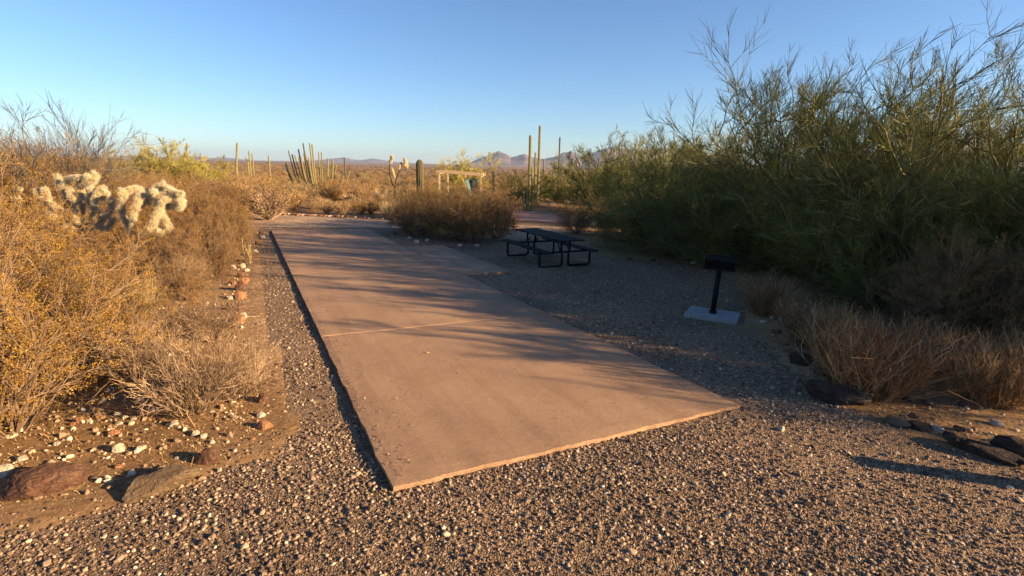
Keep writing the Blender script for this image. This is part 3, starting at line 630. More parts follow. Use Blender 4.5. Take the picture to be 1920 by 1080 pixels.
for q, ty, s, i, w, lb in mid:
    p = G(*q); S_, h0 = SETS[s]; plant('desert_bush', S_[i], p, H(0, 0, ty, p), h0, w * 1.15, lb, 'bush', 'bushes in the clump beyond the side slab', SL)

# ------------------------------------------------------------------ scrub beyond the road
taken = []; cnt = 0
road_far = lambda x, y: False
ROADBIG = ROAD
tries = 0
while cnt < 285 and tries < 6000:
    tries += 1
    px = random.uniform(380, 1000); D = random.uniform(24, 75) ** 1.0
    d = ray(px, 330); d = d[:2] / np.linalg.norm(d[:2]); x, y = d * D
    if in_poly(np.array([x]), np.array([y]), ROAD)[0] or in_poly(np.array([x]), np.array([y]), DRIVE)[0]: continue
    yy = 540 - F_PX * ((np.array([x, y, float(gz(x, y)) - CAM_H]) @ up) / (np.array([x, y, float(gz(x, y)) - CAM_H]) @ fw))
    lim = 398 + (px - 470) * .045
    if yy > lim - 2: continue
    if any((x - a) ** 2 + (y - b) ** 2 < .6 for a, b in taken): continue
    if px > 945 and yy > 385: continue
    taken.append((x, y)); k = random.choices(range(5), (5, 2, 3, 4, .7))[0]; h = random.uniform(.6, 1.25) * (1.3 if D > 40 else .9)
    plant('scrub_bush', LOW[k], (x, y), h, .7, random.uniform(.9, 1.3), ['brown scrub bush', 'olive scrub bush', 'grey twiggy scrub bush', 'golden scrub bush', 'pale straw scrub bush'][k] + ' in the open scrub beyond the gravel road', 'bush', ['brown', 'olive', 'grey', 'golden', 'pale'][k] + ' scrub bushes beyond the road'); cnt += 1
print('scrub', cnt)
def scatter(name, pts, scl, rot, target=None, ico=0, mt=None, realz=False):
    """points carrying scale/rotation attributes, instanced by geometry nodes"""
    me = bpy.data.meshes.new(name); me.vertices.add(len(pts)); me.vertices.foreach_set('co', np.asarray(pts, np.float32).ravel())
    for nm, arr in (('scl', scl), ('rot', rot)):
        at = me.attributes.new(nm, 'FLOAT_VECTOR', 'POINT'); at.data.foreach_set('vector', np.asarray(arr, np.float32).ravel())
    if mt: me.materials.append(mt)
    o = ob(name, me); ng = bpy.data.node_groups.new(name, 'GeometryNodeTree')
    ng.interface.new_socket('Geometry', in_out='INPUT', socket_type='NodeSocketGeometry'); ng.interface.new_socket('Geometry', in_out='OUTPUT', socket_type='NodeSocketGeometry')
    gi = ng.nodes.new('NodeGroupInput'); go = ng.nodes.new('NodeGroupOutput'); ip = ng.nodes.new('GeometryNodeInstanceOnPoints')
    ng.links.new(gi.outputs[0], ip.inputs['Points'])
    for nm, sk in (('scl', 'Scale'), ('rot', 'Rotation')):
        na = ng.nodes.new('GeometryNodeInputNamedAttribute'); na.data_type = 'FLOAT_VECTOR'; na.inputs['Name'].default_value = nm; ng.links.new(na.outputs['Attribute'], ip.inputs[sk])
    if target:
        jn = ng.nodes.new('GeometryNodeGeometryToInstance')
        for t in target:
            oi = ng.nodes.new('GeometryNodeObjectInfo'); oi.inputs['Object'].default_value = t; ng.links.new(oi.outputs['Geometry'], jn.inputs[0])
        ng.links.new(jn.outputs[0], ip.inputs['Instance']); ip.inputs['Pick Instance'].default_value = True
    else:
        jn = ng.nodes.new('GeometryNodeGeometryToInstance')
        for k in range(4):
            ic = ng.nodes.new('GeometryNodeMeshIcoSphere'); ic.inputs['Subdivisions'].default_value = 1 if k < 3 else 2; ic.inputs['Radius'].default_value = 1
            sp = ng.nodes.new('GeometryNodeSetPosition'); nz = ng.nodes.new('ShaderNodeTexNoise'); nz.noise_dimensions = '4D'; nz.inputs['W'].default_value = k * 3.7; nz.inputs['Scale'].default_value = .9
            sb = ng.nodes.new('ShaderNodeVectorMath'); sb.operation = 'SUBTRACT'; sb.inputs[1].default_value = (.5, .5, .5); ms = ng.nodes.new('ShaderNodeVectorMath'); ms.operation = 'SCALE'; ms.inputs['Scale'].default_value = 1.7
            ng.links.new(nz.outputs['Color'], sb.inputs[0]); ng.links.new(sb.outputs[0], ms.inputs[0]); ng.links.new(ic.outputs['Mesh'], sp.inputs['Geometry']); ng.links.new(ms.outputs[0], sp.inputs['Offset'])
            sm = ng.nodes.new('GeometryNodeSetMaterial'); sm.inputs['Material'].default_value = mt; ng.links.new(sp.outputs[0], sm.inputs['Geometry']); ng.links.new(sm.outputs[0], jn.inputs[0])
        ng.links.new(jn.outputs[0], ip.inputs['Instance']); ip.inputs['Pick Instance'].default_value = True
    ng.links.new(ip.outputs[0], go.inputs[0])
    md = o.modifiers.new('scatter', 'NODES'); md.node_group = ng
    return tag(o, kind='stuff')
# far scrub: nobody could count it
srcs = [next(o for o in bpy.data.objects if o.type == 'MESH' and o.data == me and o.parent is None) for me in LOW[:4] if any(o.data == me for o in bpy.data.objects if o.type == 'MESH')]
N = 5200; D = 70 + (rng.uniform(0, 1, N) ** 1.5) * 520; az = rng.uniform(R(-48), R(48), N); x = np.sin(az) * D; y = np.cos(az) * D
s = rng.uniform(1.1, 2.2, N)
sc_ = scatter('far_scrub', np.stack([x, y, gz(x, y) - .05], -1), np.stack([s * 1.3, s * 1.3, s], -1), np.stack([x * 0, x * 0, rng.uniform(0, 6.28, N)], -1), srcs)
tag(sc_, 'low brown scrub covering the plain towards the horizon', 'scrub')
# side thickets outside and at the edges of the view, also one mass
N = 420; az = np.concatenate([rng.uniform(R(-75), R(-24), 300), rng.uniform(R(22), R(60), 120)]); D = rng.uniform(26, 75, N); x = np.sin(az) * D; y = np.cos(az) * D; s = rng.uniform(1.5, 2.6, N)
sc_ = scatter('side_scrub', np.stack([x, y, gz(x, y) - .05], -1), np.stack([s, s, s], -1), np.stack([x * 0, x * 0, rng.uniform(0, 6.28, N)], -1), srcs)
tag(sc_, 'brown scrub thicket filling the ground behind the left and right plants', 'scrub')

# ------------------------------------------------------------------ cacti
def column(mb, path, rad, ribs=13, S=52, deep=.16):
    """ribbed cactus stem with a domed tip along a path"""
    path = np.array(path, float); K = len(path)
    T = np.gradient(path, axis=0); T = norm(T); A = norm(np.cross(T, [0.2, 1, 0.05])); B = np.cross(T, A)
    ang = np.linspace(0, 2 * math.pi, S, endpoint=False); prof = 1 - deep * (.5 - .5 * np.cos(ang * ribs))
    rad = np.asarray(rad)
    V = path[:, None] + rad[:, None, None] * prof[None, :, None] * (A[:, None] * np.cos(ang)[None, :, None] + B[:, None] * np.sin(ang)[None, :, None])
    i = np.arange(K * S).reshape(K, S); a = i[:-1]; b = i[1:]; mb.add(V.reshape(-1, 3), np.stack([a, np.roll(a, -1, 1), np.roll(b, -1, 1), b], -1).reshape(-1, 4))
def col_path(p0, pts, n=10, r=.1, r0=None):
    """returns path with dome radii"""
    P = smooth_path([p0] + pts, 6, .5); P = np.array(P)
    L = np.concatenate([[0], np.cumsum(np.linalg.norm(np.diff(P, axis=0), axis=1))]); t = np.concatenate([np.linspace(0, L[-1] - r * 1.3, n), L[-1] - r * 1.3 * (1 - np.sin(np.linspace(.25, 1, 6) * math.pi / 2))])
    Q = np.stack([np.interp(t, L, P[:, k]) for k in range(3)], -1)
    rr_ = np.full(len(t), r); u = np.clip((t - (L[-1] - r * 1.3)) / (r * 1.3), 0, .995); rr_ *= np.sqrt(1 - u ** 2); rr_[0] *= .8 if r0 is None else r0
    return Q, rr_
def at_az(px, D, py=320):
    d = ray(px, py)[:2]; d = d / np.linalg.norm(d); return d * D
def saguaro(px, D, ty, r, label, mt=None, arms=(), lean=0.0, group='saguaros on the plain'):
    xy = at_az(px, D); h = H(0, 0, ty, xy); e = empty('saguaro_cactus', (xy[0], xy[1], float(gz(*xy)))); tag(e, label, 'cactus', group)
    mb = MB(); P, rr_ = col_path((0, 0, -.1), [(lean * .2, 0, h * .5), (lean, 0, h)], 14, r); column(mb, P, rr_); ob('trunk', mb.mesh('trunk', [mt or M_CACT]), e)
    for (dx, z0, z1, ra) in arms:
        mb = MB(); P, rr_ = col_path((0, 0, z0), [(dx, 0, z0 + .15), (dx, 0, z1)], 12, ra); column(mb, P, rr_, 11, 44); ob('arm', mb.mesh('arm', [mt or M_CACT]), e)
    return e
saguaro(787, 40, 299, .27, 'short fat saguaro column left of the timber frame', M_CACTD)
saguaro(443, 85, 267, .14, 'tall thin slightly leaning saguaro on the left skyline', lean=.55)
saguaro(470, 95, 282, .11, 'thin saguaro with a tiny crossing arm on the left skyline', arms=((-.6, 3.6, 4.1, .11),))
saguaro(475.5, 96, 288, .11, 'thin saguaro directly right of the one with the crossing arm')
saguaro(506, 95, 291, .12, 'thin pale saguaro left of the organ pipe cactus', arms=((-.7, 3.3, 3.7, .1),))
saguaro(352, 80, 268, .1, 'thin saguaro poking above the yellow palo verdes on the left', lean=.3)
saguaro(647, 90, 295, .11, 'small dark saguaro post right of the organ pipe cactus', M_CACTD)
saguaro(993, 50, 253, .135, 'thick straight saguaro, left one of the tall pair', M_CACT)
saguaro(1010, 52, 235, .115, 'tallest saguaro, with two upright arms, in front of the mountains', arms=((-.36, 2.6, 4.9, .085), (.5, 2.4, 4.3, .07)))
saguaro(1047.5, 60, 257, .085, 'thin dark saguaro standing alone before the mountains', M_CACTD)
saguaro(926, 45, 320, .11, 'short dark saguaro right of the timber frame', M_CACTD)
saguaro(466, 92, 301, .12, 'very short thin saguaro beside the crossing arm one')
# organ pipes
def organ(px, D, spec, label, r=.068):
    xy = at_az(px, D); e = empty('organ_pipe_cactus', (xy[0], xy[1], float(gz(*xy)))); tag(e, label, 'cactus')
    rg = seeded(int(px)); mpp = D / F_PX
    for k, (tx, ty) in enumerate(spec):
        h = H(0, 0, ty, xy); dx = (tx - px) * mpp; dy = rg.uniform(-.8, .8); bx = dx * rg.uniform(.15, .35)
        mb = MB(); P, rr_ = col_path((bx, dy * .2, -.05), [(bx + (dx - bx) * .72, dy * .8, h * rg.uniform(.3, .42)), (dx, dy, h)], 12, r * rg.uniform(.85, 1.1), .9); column(mb, P, rr_, 11, 33, .2)
        ob('stem', mb.mesh('stem', [M_CACT if rg.uniform() < .8 else M_CACTD]), e)
    return e
organ(598, 56, [(535, 309), (547, 305), (549, 283), (553, 290), (560, 291), (563, 295), (569, 280), (573, 291), (566, 292), (579, 269), (583, 268), (592, 293), (593, 271), (604, 301), (608, 285), (619, 298), (553, 312), (624, 303), (612, 296), (586, 296), (600, 300), (640, 322), (655, 318), (541, 318), (575, 300), (630, 308), (577, 288), (596, 284)], 'spreading organ pipe cactus with many upright stems beyond the road')
organ(990, 38, [(978, 367), (983, 360), (989, 358), (995, 357), (1001, 362)], 'small organ pipe cactus clump lit in the shade right of the central bushes', .06)
organ(1003, 62, [(992, 318), (998, 312), (1004, 316)], 'short cluster of cactus stems at the foot of the tall saguaros', .12)
# chollas
def spines(mb, P, rad, n, rg, ln=.035):
    """thin spines sticking out of a stem path"""
    K = len(P); t = rg.uniform(0, K - 1.001, n); i = t.astype(int); f = (t - i)[:, None]; c = P[i] * (1 - f) + P[i + 1] * f; r = rad[i] * (1 - f[:, 0]) + rad[i + 1] * f[:, 0]
    T = norm(P[i + 1] - P[i]); d = norm(rg.normal(0, 1, (n, 3))); d = norm(d - .8 * (d * T).sum(1, keepdims=True) * T); d = norm(d + rg.normal(0, .35, (n, 3)))
    b = c + d * r[:, None] * .85; w = norm(np.cross(d, rg.normal(0, 1, (n, 3)))) * .0016; e = b + d * (ln * rg.uniform(.5, 1.2, n))[:, None]
    V = np.stack([b - w, b + w, e + w * .3], 1).reshape(-1, 3); mb.add(V, None, np.arange(3 * n).reshape(-1, 3))
def segm(mb, a, b, r, S=9):
    a = np.array(a, float); b = np.array(b, float); u = np.linspace(0, 1, 9); L = np.linalg.norm(b - a); k = r / (L + 1e-6)
    prof = np.sqrt(np.clip(1 - np.clip((u - (1 - k)) / k, 0, .97) ** 2, .03, 1)) * np.sqrt(np.clip(1 - np.clip((k - u) / k, 0, .97) ** 2, .03, 1))
    P = a + (b - a) * u[:, None]; P = P + np.sin(u * math.pi)[:, None] * np.array([0, 0, -.01]); rr_ = r * prof * (1 + .06 * np.sin(u * 9))
    V, Q, T = tubes(P[None], rr_[None], S, True); mb.add(V, Q, T); return P, rr_
def cholla(name, xy, label, arms, trunk, r=.045, dens=330, seed=1, smat=None, group=None, tr=.05, ln=.035, fmat=None):
    """arms: list of polylines (local coordinates, x right, z up)"""
    rg = seeded(seed); e = empty(name, (xy[0], xy[1], float(gz(*xy)))); tag(e, label, 'cactus', group)
    mb = MB(); tube1(mb, trunk, np.linspace(tr * 1.2, tr * .9, len(trunk)), 9); sb0 = MB(); TP = np.array(trunk, float); spines(sb0, TP, np.full(len(TP), tr), dens * 2, rg, .03)
    t = ob('trunk', mb.mesh('trunk', [smat or M_CHB], True), e)
    for pl in arms:
        mb = MB(); sb = MB(); pl = [np.array(p, float) for p in pl]
        for a, b in zip(pl[:-1], pl[1:]):
            L = np.linalg.norm(b - a); n_ = max(1, int(L / .22))
            for k in range(n_):
                p0 = a + (b - a) * k / n_; p1 = a + (b - a) * (k + 1) / n_ + rg.normal(0, .012, 3); P, rr_ = segm(mb, p0, p1, r * rg.uniform(.85, 1.15)); spines(sb, P, rr_, int(dens * 2.2 * L / n_ / .18), rg, ln)
                for _ in range(2):
                    q0 = p0 + (p1 - p0) * rg.uniform(.1, .9); dq = norm(rg.normal(0, 1, 3) + np.array([0, 0, .1])); P, rr_ = segm(mb, q0, q0 + dq * rg.uniform(.07, .14), r * rg.uniform(.5, .75), 7); spines(sb, P, rr_, int(dens * .7), rg, ln * .8)
        arm = ob('arm', mb.mesh('arm', [fmat or M_CHB], True), e); ob('spines', sb.mesh('spines', [M_CHS]), arm)
    ob('trunk_spines', sb0.mesh('trunk_spines', [M_CHS]), e); return e
def px_local(xy, pts, dy=None, seed=0):
    """pixels of arm joints -> local points at the plant's own distance"""
    rg = seeded(seed); out = []; z0 = float(gz(*xy)); d0 = math.hypot(*xy); o = []
    for k, (u, v) in enumerate(pts):
        d = ray(u, v); dep = np.array([xy[0], xy[1], z0 - CAM_H]) @ fw + (rg.uniform(-.25, .25) if k else 0)
        p = d * dep; o.append((p[0] - xy[0], p[1] - xy[1], p[2] + CAM_H - z0))
    return o
cb = G(250, 512)
armsR = [[(250, 440), (228, 400), (235, 362), (222, 354)], [(235, 362), (250, 352), (268, 356)], [(248, 440), (252, 395), (262, 372), (268, 358)], [(255, 450), (285, 425), (300, 395), (295, 370)], [(300, 395), (318, 385), (338, 390), (343, 372)],
         [(295, 370), (288, 352), (310, 348)], [(295, 372), (318, 358), (344, 366)], [(300, 396), (312, 415), (322, 430)], [(285, 425), (296, 440), (310, 428)], [(310, 348), (330, 362), (340, 380)], [(252, 395), (280, 372), (292, 358)], [(300, 395), (305, 375), (322, 372)]]
cholla('cholla_cactus', cb, 'pale fuzzy cholla with drooping arm clusters, right one of the pair on the left', [px_local(cb, a, seed=i) for i, a in enumerate(armsR)], px_local(cb, [(252, 512), (254, 480), (250, 440)]), .045, 520, 5, None, 'pale teddy bear chollas on the left', .06, .062)
cb2 = G(150, 500)
armsL = [[(150, 440), (120, 400), (95, 380), (82, 350)], [(150, 440), (140, 390), (115, 350), (108, 328)], [(115, 352), (128, 335), (152, 330)], [(150, 430), (155, 380), (150, 345), (165, 330)], [(150, 345), (175, 340), (182, 328)], [(152, 430), (175, 395), (180, 365), (196, 350)], [(180, 365), (192, 372), (202, 360)], [(150, 440), (185, 420), (208, 395), (212, 372)], [(95, 380), (75, 372), (70, 355)], [(120, 400), (98, 408), (88, 395)], [(155, 380), (135, 372), (128, 352)], [(180, 395), (168, 378), (172, 352)], [(150, 440), (130, 425), (110, 420)], [(175, 420), (200, 430), (215, 410)], [(140, 395), (145, 415), (160, 410)]]
cholla('cholla_cactus', cb2, 'broad pale cholla with a crowded top, left one of the pair on the left', [px_local(cb2, a, seed=20 + i) for i, a in enumerate(armsL)], px_local(cb2, [(150, 500), (150, 470), (150, 440)]), .046, 520, 6, None, 'pale teddy bear chollas on the left', .06, .062)
cb3 = G(5, 480)
cholla('cholla_cactus', cb3, 'low pale cholla arms poking out at the left edge', [px_local(cb3, a, seed=40 + i) for i, a in enumerate([[(10, 420), (5, 380), (-10, 358)], [(8, 385), (25, 365), (42, 352)], [(10, 410), (30, 395), (40, 372)]])], px_local(cb3, [(10, 480), (10, 420)]), .055, 300, 7, None, 'pale teddy bear chollas on the left', .06, .04)
cb4 = at_az(742, 30, 370)
b4 = [(743, 372), (742, 352), (736, 342), (731, 325), (731, 308)]
cholla('tree_cholla', cb4, 'dark forked tree cholla with three pale spiny heads beside the road', [px_local(cb4, a, seed=60 + i) for i, a in enumerate([[(731, 306), (734, 299), (735, 291)], [(735, 306), (729, 301)], [(748, 315), (750, 308), (752, 304)], [(757, 312), (761, 303), (759, 298)], [(759, 300), (763, 306), (763, 314)], [(740, 334), (736, 322), (735, 316)]])],
       px_local(cb4, b4), .085, 300, 9, M_CHT, None, .055, .06, M_CHB)
e4 = [o for o in bpy.data.objects if o.name.startswith('tree_cholla')][0]
mb = MB(); tube1(mb, px_local(cb4, [(742, 350), (743, 338), (747, 326), (756, 312)]), [.055, .05, .045, .045], 8); ob('branch', mb.mesh('branch', [M_CHT], True), e4)

# ------------------------------------------------------------------ rocks
def rock(name, xy, size, mt, label, group=None, seed=0, rz=0, sink=.3, cat='rock', sub=3):
    import bmesh
    bm = bmesh.new(); bmesh.ops.create_icosphere(bm, subdivisions=sub, radius=.5); o_ = Vector((seed * 3.1, seed * 1.7, 0))
    for v in bm.verts:
        n1 = mnoise.noise(v.co * 2.2 + o_) * .32; n2 = mnoise.noise(v.co * 5 + o_) * .14 + (mnoise.noise(v.co * 11 + o_) * .07 + abs(mnoise.noise(v.co * 7.5 - o_)) * -.22 + abs(mnoise.noise(v.co * 16 + o_)) * -.10 if sub > 3 else 0)
        c = v.co * (1 + n1 + n2)
        for k in range(6):
            a = (seed * 1.3 + k * 1.15); dr = Vector((math.cos(a), math.sin(a), .9 * math.sin(a * 3 + k))).normalized(); dd = c.dot(dr); lim = .30 + .05 * math.sin(k * 5 + seed)
            if dd > lim: c -= dr * (dd - lim) * .85
        if c.z > .3: c.z = .3 + (c.z - .3) * .35
        v.co = c
    for v in bm.verts: v.co.x *= size[0]; v.co.y *= size[1]; v.co.z *= size[2] * 1.35
    me = bpy.data.meshes.new(name); bm.to_mesh(me); bm.free(); me.materials.append(mt)
    o = ob(name, me, None, (xy[0], xy[1], float(gz(*xy)) + size[2] * (.5 - sink)), rz); return tag(o, label, cat, group)
def rk(px, py, wpx, hpx, mt, label, group=None, seed=0, dep=.75, rz=0, sink=.25, cat='rock'):
    xy = G(px, py); D = math.hypot(xy[0], xy[1]); sx = max(.03, wpx * D / F_PX * .92); sz = hpx * D / F_PX; sub = 5 if wpx > 60 else 4 if wpx > 30 else 2
    az_ = math.atan2(-xy[0], xy[1])
    return rock('rock', xy, (sx, sx * dep, sz * .95), mt, label, group, seed, az_ + rz, sink, cat, sub)
rk(88, 907, 135, 46, M_RBROWN, 'large reddish-brown boulder at the lower left edge of the gravel', None, 3, .55)
rk(318, 897, 150, 42, M_RGREY, 'long flat grey-brown boulder, second from the left on the gravel edge', None, 5, .5, .15)
rk(392, 855, 48, 36, M_RBROWN, 'upright brown rock behind the long flat boulder', None, 7, .8)
rk(495, 793, 32, 22, M_RORANGE, 'orange rock with a long shadow on the left gravel', None, 9, .7)
rk(490, 772, 20, 14, M_RWHITE, 'small white stone behind the orange rock', None, 10)
rk(6, 885, 34, 26, M_RWHITE, 'pale rock cut by the left edge beside the big boulder', None, 13)
wh = [(213, 808, 20, 13), (222, 838, 22, 20), (259, 836, 16, 12), (365, 807, 20, 14), (381, 811, 18, 11), (220, 868, 16, 10), (40, 856, 18, 11), (20, 812, 20, 11), (396, 821, 14, 10), (325, 790, 26, 13), (148, 785, 16, 13), (218, 772, 14, 10), (233, 776, 13, 8), (249, 779, 12, 8), (222, 788, 16, 8), (136, 790, 12, 8), (330, 850, 14, 8), (423, 742, 16, 10), (397, 765, 12, 8), (432, 770, 12, 8), (473, 815, 12, 9), (410, 872, 12, 9), (270, 740, 10, 6), (284, 755, 12, 7), (312, 762, 13, 8), (188, 778, 12, 7), (105, 826, 14, 8), (60, 900, 10, 7)]
for k, (a, b, w, h_) in enumerate(wh): rk(a, b, w, h_, M_RWHITE if k % 5 else M_RORANGE, 'small white stone scattered on the soil in front of the left bushes' if k % 5 else 'small orange stone scattered on the soil in front of the left bushes', 'white stones in front of the left bushes' if k % 5 else 'orange stones in front of the left bushes', 20 + k, cat='stone')
rk(277, 686, 17, 15, M_RWHITE, 'white stone under the golden creosote', None, 61)
rk(385, 632, 16, 14, M_RWHITE, 'white stone between two twig domes', None, 62)
rk(493, 745, 28, 22, M_RBROWN, 'brown rock half under the near twig dome', None, 63)
bd = [(450, 600, 26, 22, 'O'), (457, 592, 17, 16, 'W'), (447, 578, 26, 22, 'B'), (452, 556, 24, 20, 'O'), (433, 556, 18, 9, 'W'), (448, 540, 22, 18, 'B'), (460, 528, 18, 15, 'O'), (452, 515, 16, 12, 'B'), (437, 500, 13, 11, 'W'), (455, 498, 12, 11, 'W'), (462, 505, 12, 8, 'W'), (445, 490, 14, 10, 'B'), (470, 487, 13, 9, 'B'), (478, 470, 12, 8, 'W'), (484, 455, 12, 9, 'B'), (492, 444, 12, 8, 'W'), (490, 437, 12, 8, 'B'), (440, 612, 16, 10, 'B'), (430, 570, 16, 12, 'B'), (438, 530, 14, 10, 'O')]
MM = {'O': (M_RORANGE, 'orange'), 'W': (M_RWHITE, 'white'), 'B': (M_RBROWN, 'brown'), 'D': (M_RDARK, 'dark')}
for k, (a, b, w, h_, m_) in enumerate(bd): rk(a, b, w, h_, MM[m_][0], MM[m_][1] + ' border stone in the row left of the pad', MM[m_][1] + ' border stones left of the pad', 70 + k, cat='stone')
rk(1565, 742, 105, 42, M_RDARK, 'big dark rock under the largest straw shrub', None, 101, .6)
rk(1612, 748, 34, 32, M_RGREY, 'tan block at the right end of the big dark rock', None, 102)
rk(1502, 676, 44, 30, M_RDARK, 'dark rock left of the straw shrubs', None, 103)
rk(1538, 694, 36, 18, M_RBROWN, 'brown rock between the two dark border rocks', None, 104)
rk(1683, 786, 54, 15, M_RGREY, 'flat grey rock on the right gravel edge', None, 105)
rk(1728, 796, 40, 17, M_RDARK, 'dark lump beside the flat grey rock', None, 106)
rk(1845, 842, 120, 24, M_RDARK, 'long low dark rock near the right edge', None, 107, .4, -.1)
rk(1905, 850, 70, 40, M_RDARK, 'tall dark rock cut by the right edge', None, 108, .6)
rk(1466, 798, 15, 13, M_RWHITE, 'single pale stone on the gravel right of the pad corner', None, 109)
rk(1442, 647, 10, 8, M_RORANGE, 'small red stone near the right border', None, 110)
rb = [(1660, 712), (1640, 722), (1590, 708), (1700, 742), (1740, 752), (1810, 756), (1760, 800), (1780, 810), (1715, 775), (1800, 800), (1870, 790), (1560, 700), (1470, 640), (1455, 620), (1430, 600), (1420, 570), (1480, 655), (1350, 503), (1300, 492), (1225, 487), (1270, 490), (1180, 484)]
for k, (a, b) in enumerate(rb): rk(a, b, 22 - (8 if b < 620 else 0), 11 - (4 if b < 620 else 0), [M_RGREY, M_RBROWN, M_RWHITE, M_RDARK][k % 4], ['grey', 'brown', 'pale', 'dark'][k % 4] + ' stone in the scattered border right of the gravel', ['grey', 'brown', 'pale', 'dark'][k % 4] + ' stones of the right border', 120 + k, cat='stone')
for k in range(34):
    u = 470 + k * 8.2 + random.uniform(-2, 2); rk(u, 399 + (u - 470) * .045, random.uniform(6, 12), random.uniform(4, 7), [M_RWHITE, M_RBROWN, M_RORANGE][k % 3], ['white', 'brown', 'orange'][k % 3] + ' stone in the row along the far side of the road', ['white', 'brown', 'orange'][k % 3] + ' stones along the far road edge', 150 + k, cat='stone')
for k, (u, v) in enumerate(((845, 462), (862, 459), (878, 463), (895, 460), (830, 457), (780, 452), (758, 443), (800, 450), (740, 438), (768, 446))): rk(u, v, 12, 7, [M_RGREY, M_RWHITE][k % 2], 'stone along the gravel edge below the central bushes', 'stones below the central bushes', 190 + k, cat='stone')
# a crumb of wood on the pad
xy = padpt(*pad_ab(G(800, 663))); mb = MB(); tube1(mb, [(-.035, 0, 0), (0, .004, .004), (.035, -.002, .003)], [.004, .006, .004], 7)
o = ob('wood_chip', mb.mesh('wood_chip', [M_PALE], True), None, (xy[0], xy[1], float(plane(*xy)) + .012)); tag(o, 'tiny pale wood chip lying on the concrete pad', 'wood chip')

# ------------------------------------------------------------------ gravel and litter
def gravel_pts(N, rmin, rmax, a0, a1, power=1.0):
    u = rng.uniform(0, 1, N); r_ = np.sqrt(rmin ** 2 + u * (rmax ** 2 - rmin ** 2)); a = rng.uniform(a0, a1, N); return r_ * np.sin(a), r_ * np.cos(a)
PADI = [tuple(padpt(a, c)) for a, c in ((.0, .0), (W_PAD, .0), (W_PAD, L_PAD), (0, L_PAD))]
def notpad(x, y, m=.012):
    d = np.stack([x, y], -1) - corner; a = d @ px_; c = d @ ax
    i1 = (a > -m) & (a < W_PAD + m) & (c > -m) & (c < L_PAD + m); i2 = (a > APR[0] - m) & (a < APR[1] - .05) & (c > APR[2] + .02) & (c < APR[3] - .02)
    return ~(i1 | i2)
xs, ys, ss = [], [], []
for N, r0_, r1_, s0, s1 in ((66000, 1.0, 4.6, .0042, .017), (66000, 4.6, 8.5, .0055, .018), (60000, 8.5, 15, .008, .018), (26000, 15, 26, .012, .024)):
    x, y = gravel_pts(N, r0_, r1_, R(-52), R(52)); k = (in_poly(x + rng.standard_t(2, N) * .12, y + rng.standard_t(2, N) * .12, DRIVE)) & notpad(x, y); cl = np.sin(x * 3.1 + 1.7 * np.sin(y * 2.3)) * np.sin(y * 3.7 + x) ; cl2 = np.sin(x * .9 - y * .5 + 1.2 * np.sin(y * .8)) * np.sin(y * 1.1 + .7 * np.sin(x * 1.3)); k &= rng.uniform(0, 1, N) < .66 + .22 * cl + .30 * cl2
    x, y = x[k], y[k]; xs.append(x); ys.append(y); ss.append(s0 + (s1 - s0) * rng.uniform(0, 1, len(x)) ** 2.4)
x = np.concatenate(xs); y = np.concatenate(ys); s = np.concatenate(ss); n_ = len(x); big = rng.uniform(0, 1, n_) < .02; s[big] *= 1.8
scl = s[:, None] * rng.uniform(.65, 1.25, (n_, 3)); scl[:, 2] *= .75
print('gravel', n_)
o = scatter('loose_gravel', np.stack([x, y, gz(x, y) + s * .12], -1), scl, np.stack([rng.uniform(-.5, .5, n_), rng.uniform(-.5, .5, n_), rng.uniform(0, 6.28, n_)], -1), mt=M_PEB); tag(o, 'loose brown and tan gravel covering the drive', 'gravel')
# crumbs of gravel kicked onto the slabs
N = 900; a_ = np.concatenate([rng.exponential(.10, 500), rng.uniform(0, W_PAD, 260), W_PAD - rng.exponential(.08, 140)]); c_ = np.concatenate([rng.uniform(0, 12, 500), rng.uniform(0, 14, 260), rng.uniform(0, 10, 140)])
k = (a_ > .01) & (a_ < W_PAD - .01); a_, c_ = a_[k], c_[k]; pp = corner + a_[:, None] * px_ + c_[:, None] * ax; s_ = rng.uniform(.0025, .007, len(a_))
o = scatter('slab_crumbs', np.stack([pp[:, 0], pp[:, 1], plane(pp[:, 0], pp[:, 1]) + .006 + s_ * .4], -1), s_[:, None] * rng.uniform(.7, 1.3, (len(a_), 3)), rng.uniform(0, 6.28, (len(a_), 3)), mt=M_PEB); tag(o, 'few gravel crumbs kicked onto the concrete slabs', 'gravel crumbs')
# stony soil around the bushes
xs, ys = [], []
for N, r0_, r1_ in ((11000, 2.0, 6.5), (10000, 6.5, 13), (6000, 13, 24)):
    x, y = gravel_pts(N, r0_, r1_, R(-58), R(58)); k = ~in_poly(x, y, DRIVE) & ~in_poly(x, y, ROAD); xs.append(x[k]); ys.append(y[k])
x = np.concatenate(xs); y = np.concatenate(ys); n_ = len(x); s = .005 + .022 * rng.uniform(0, 1, n_) ** 4; scl = s[:, None] * rng.uniform(.7, 1.3, (n_, 3))
o = scatter('soil_pebbles', np.stack([x, y, gz(x, y) + .006 + s * .2], -1), scl, rng.uniform(0, 6.28, (n_, 3)), mt=M_PPEB); tag(o, 'small pale stones strewn over the desert soil', 'pebbles')
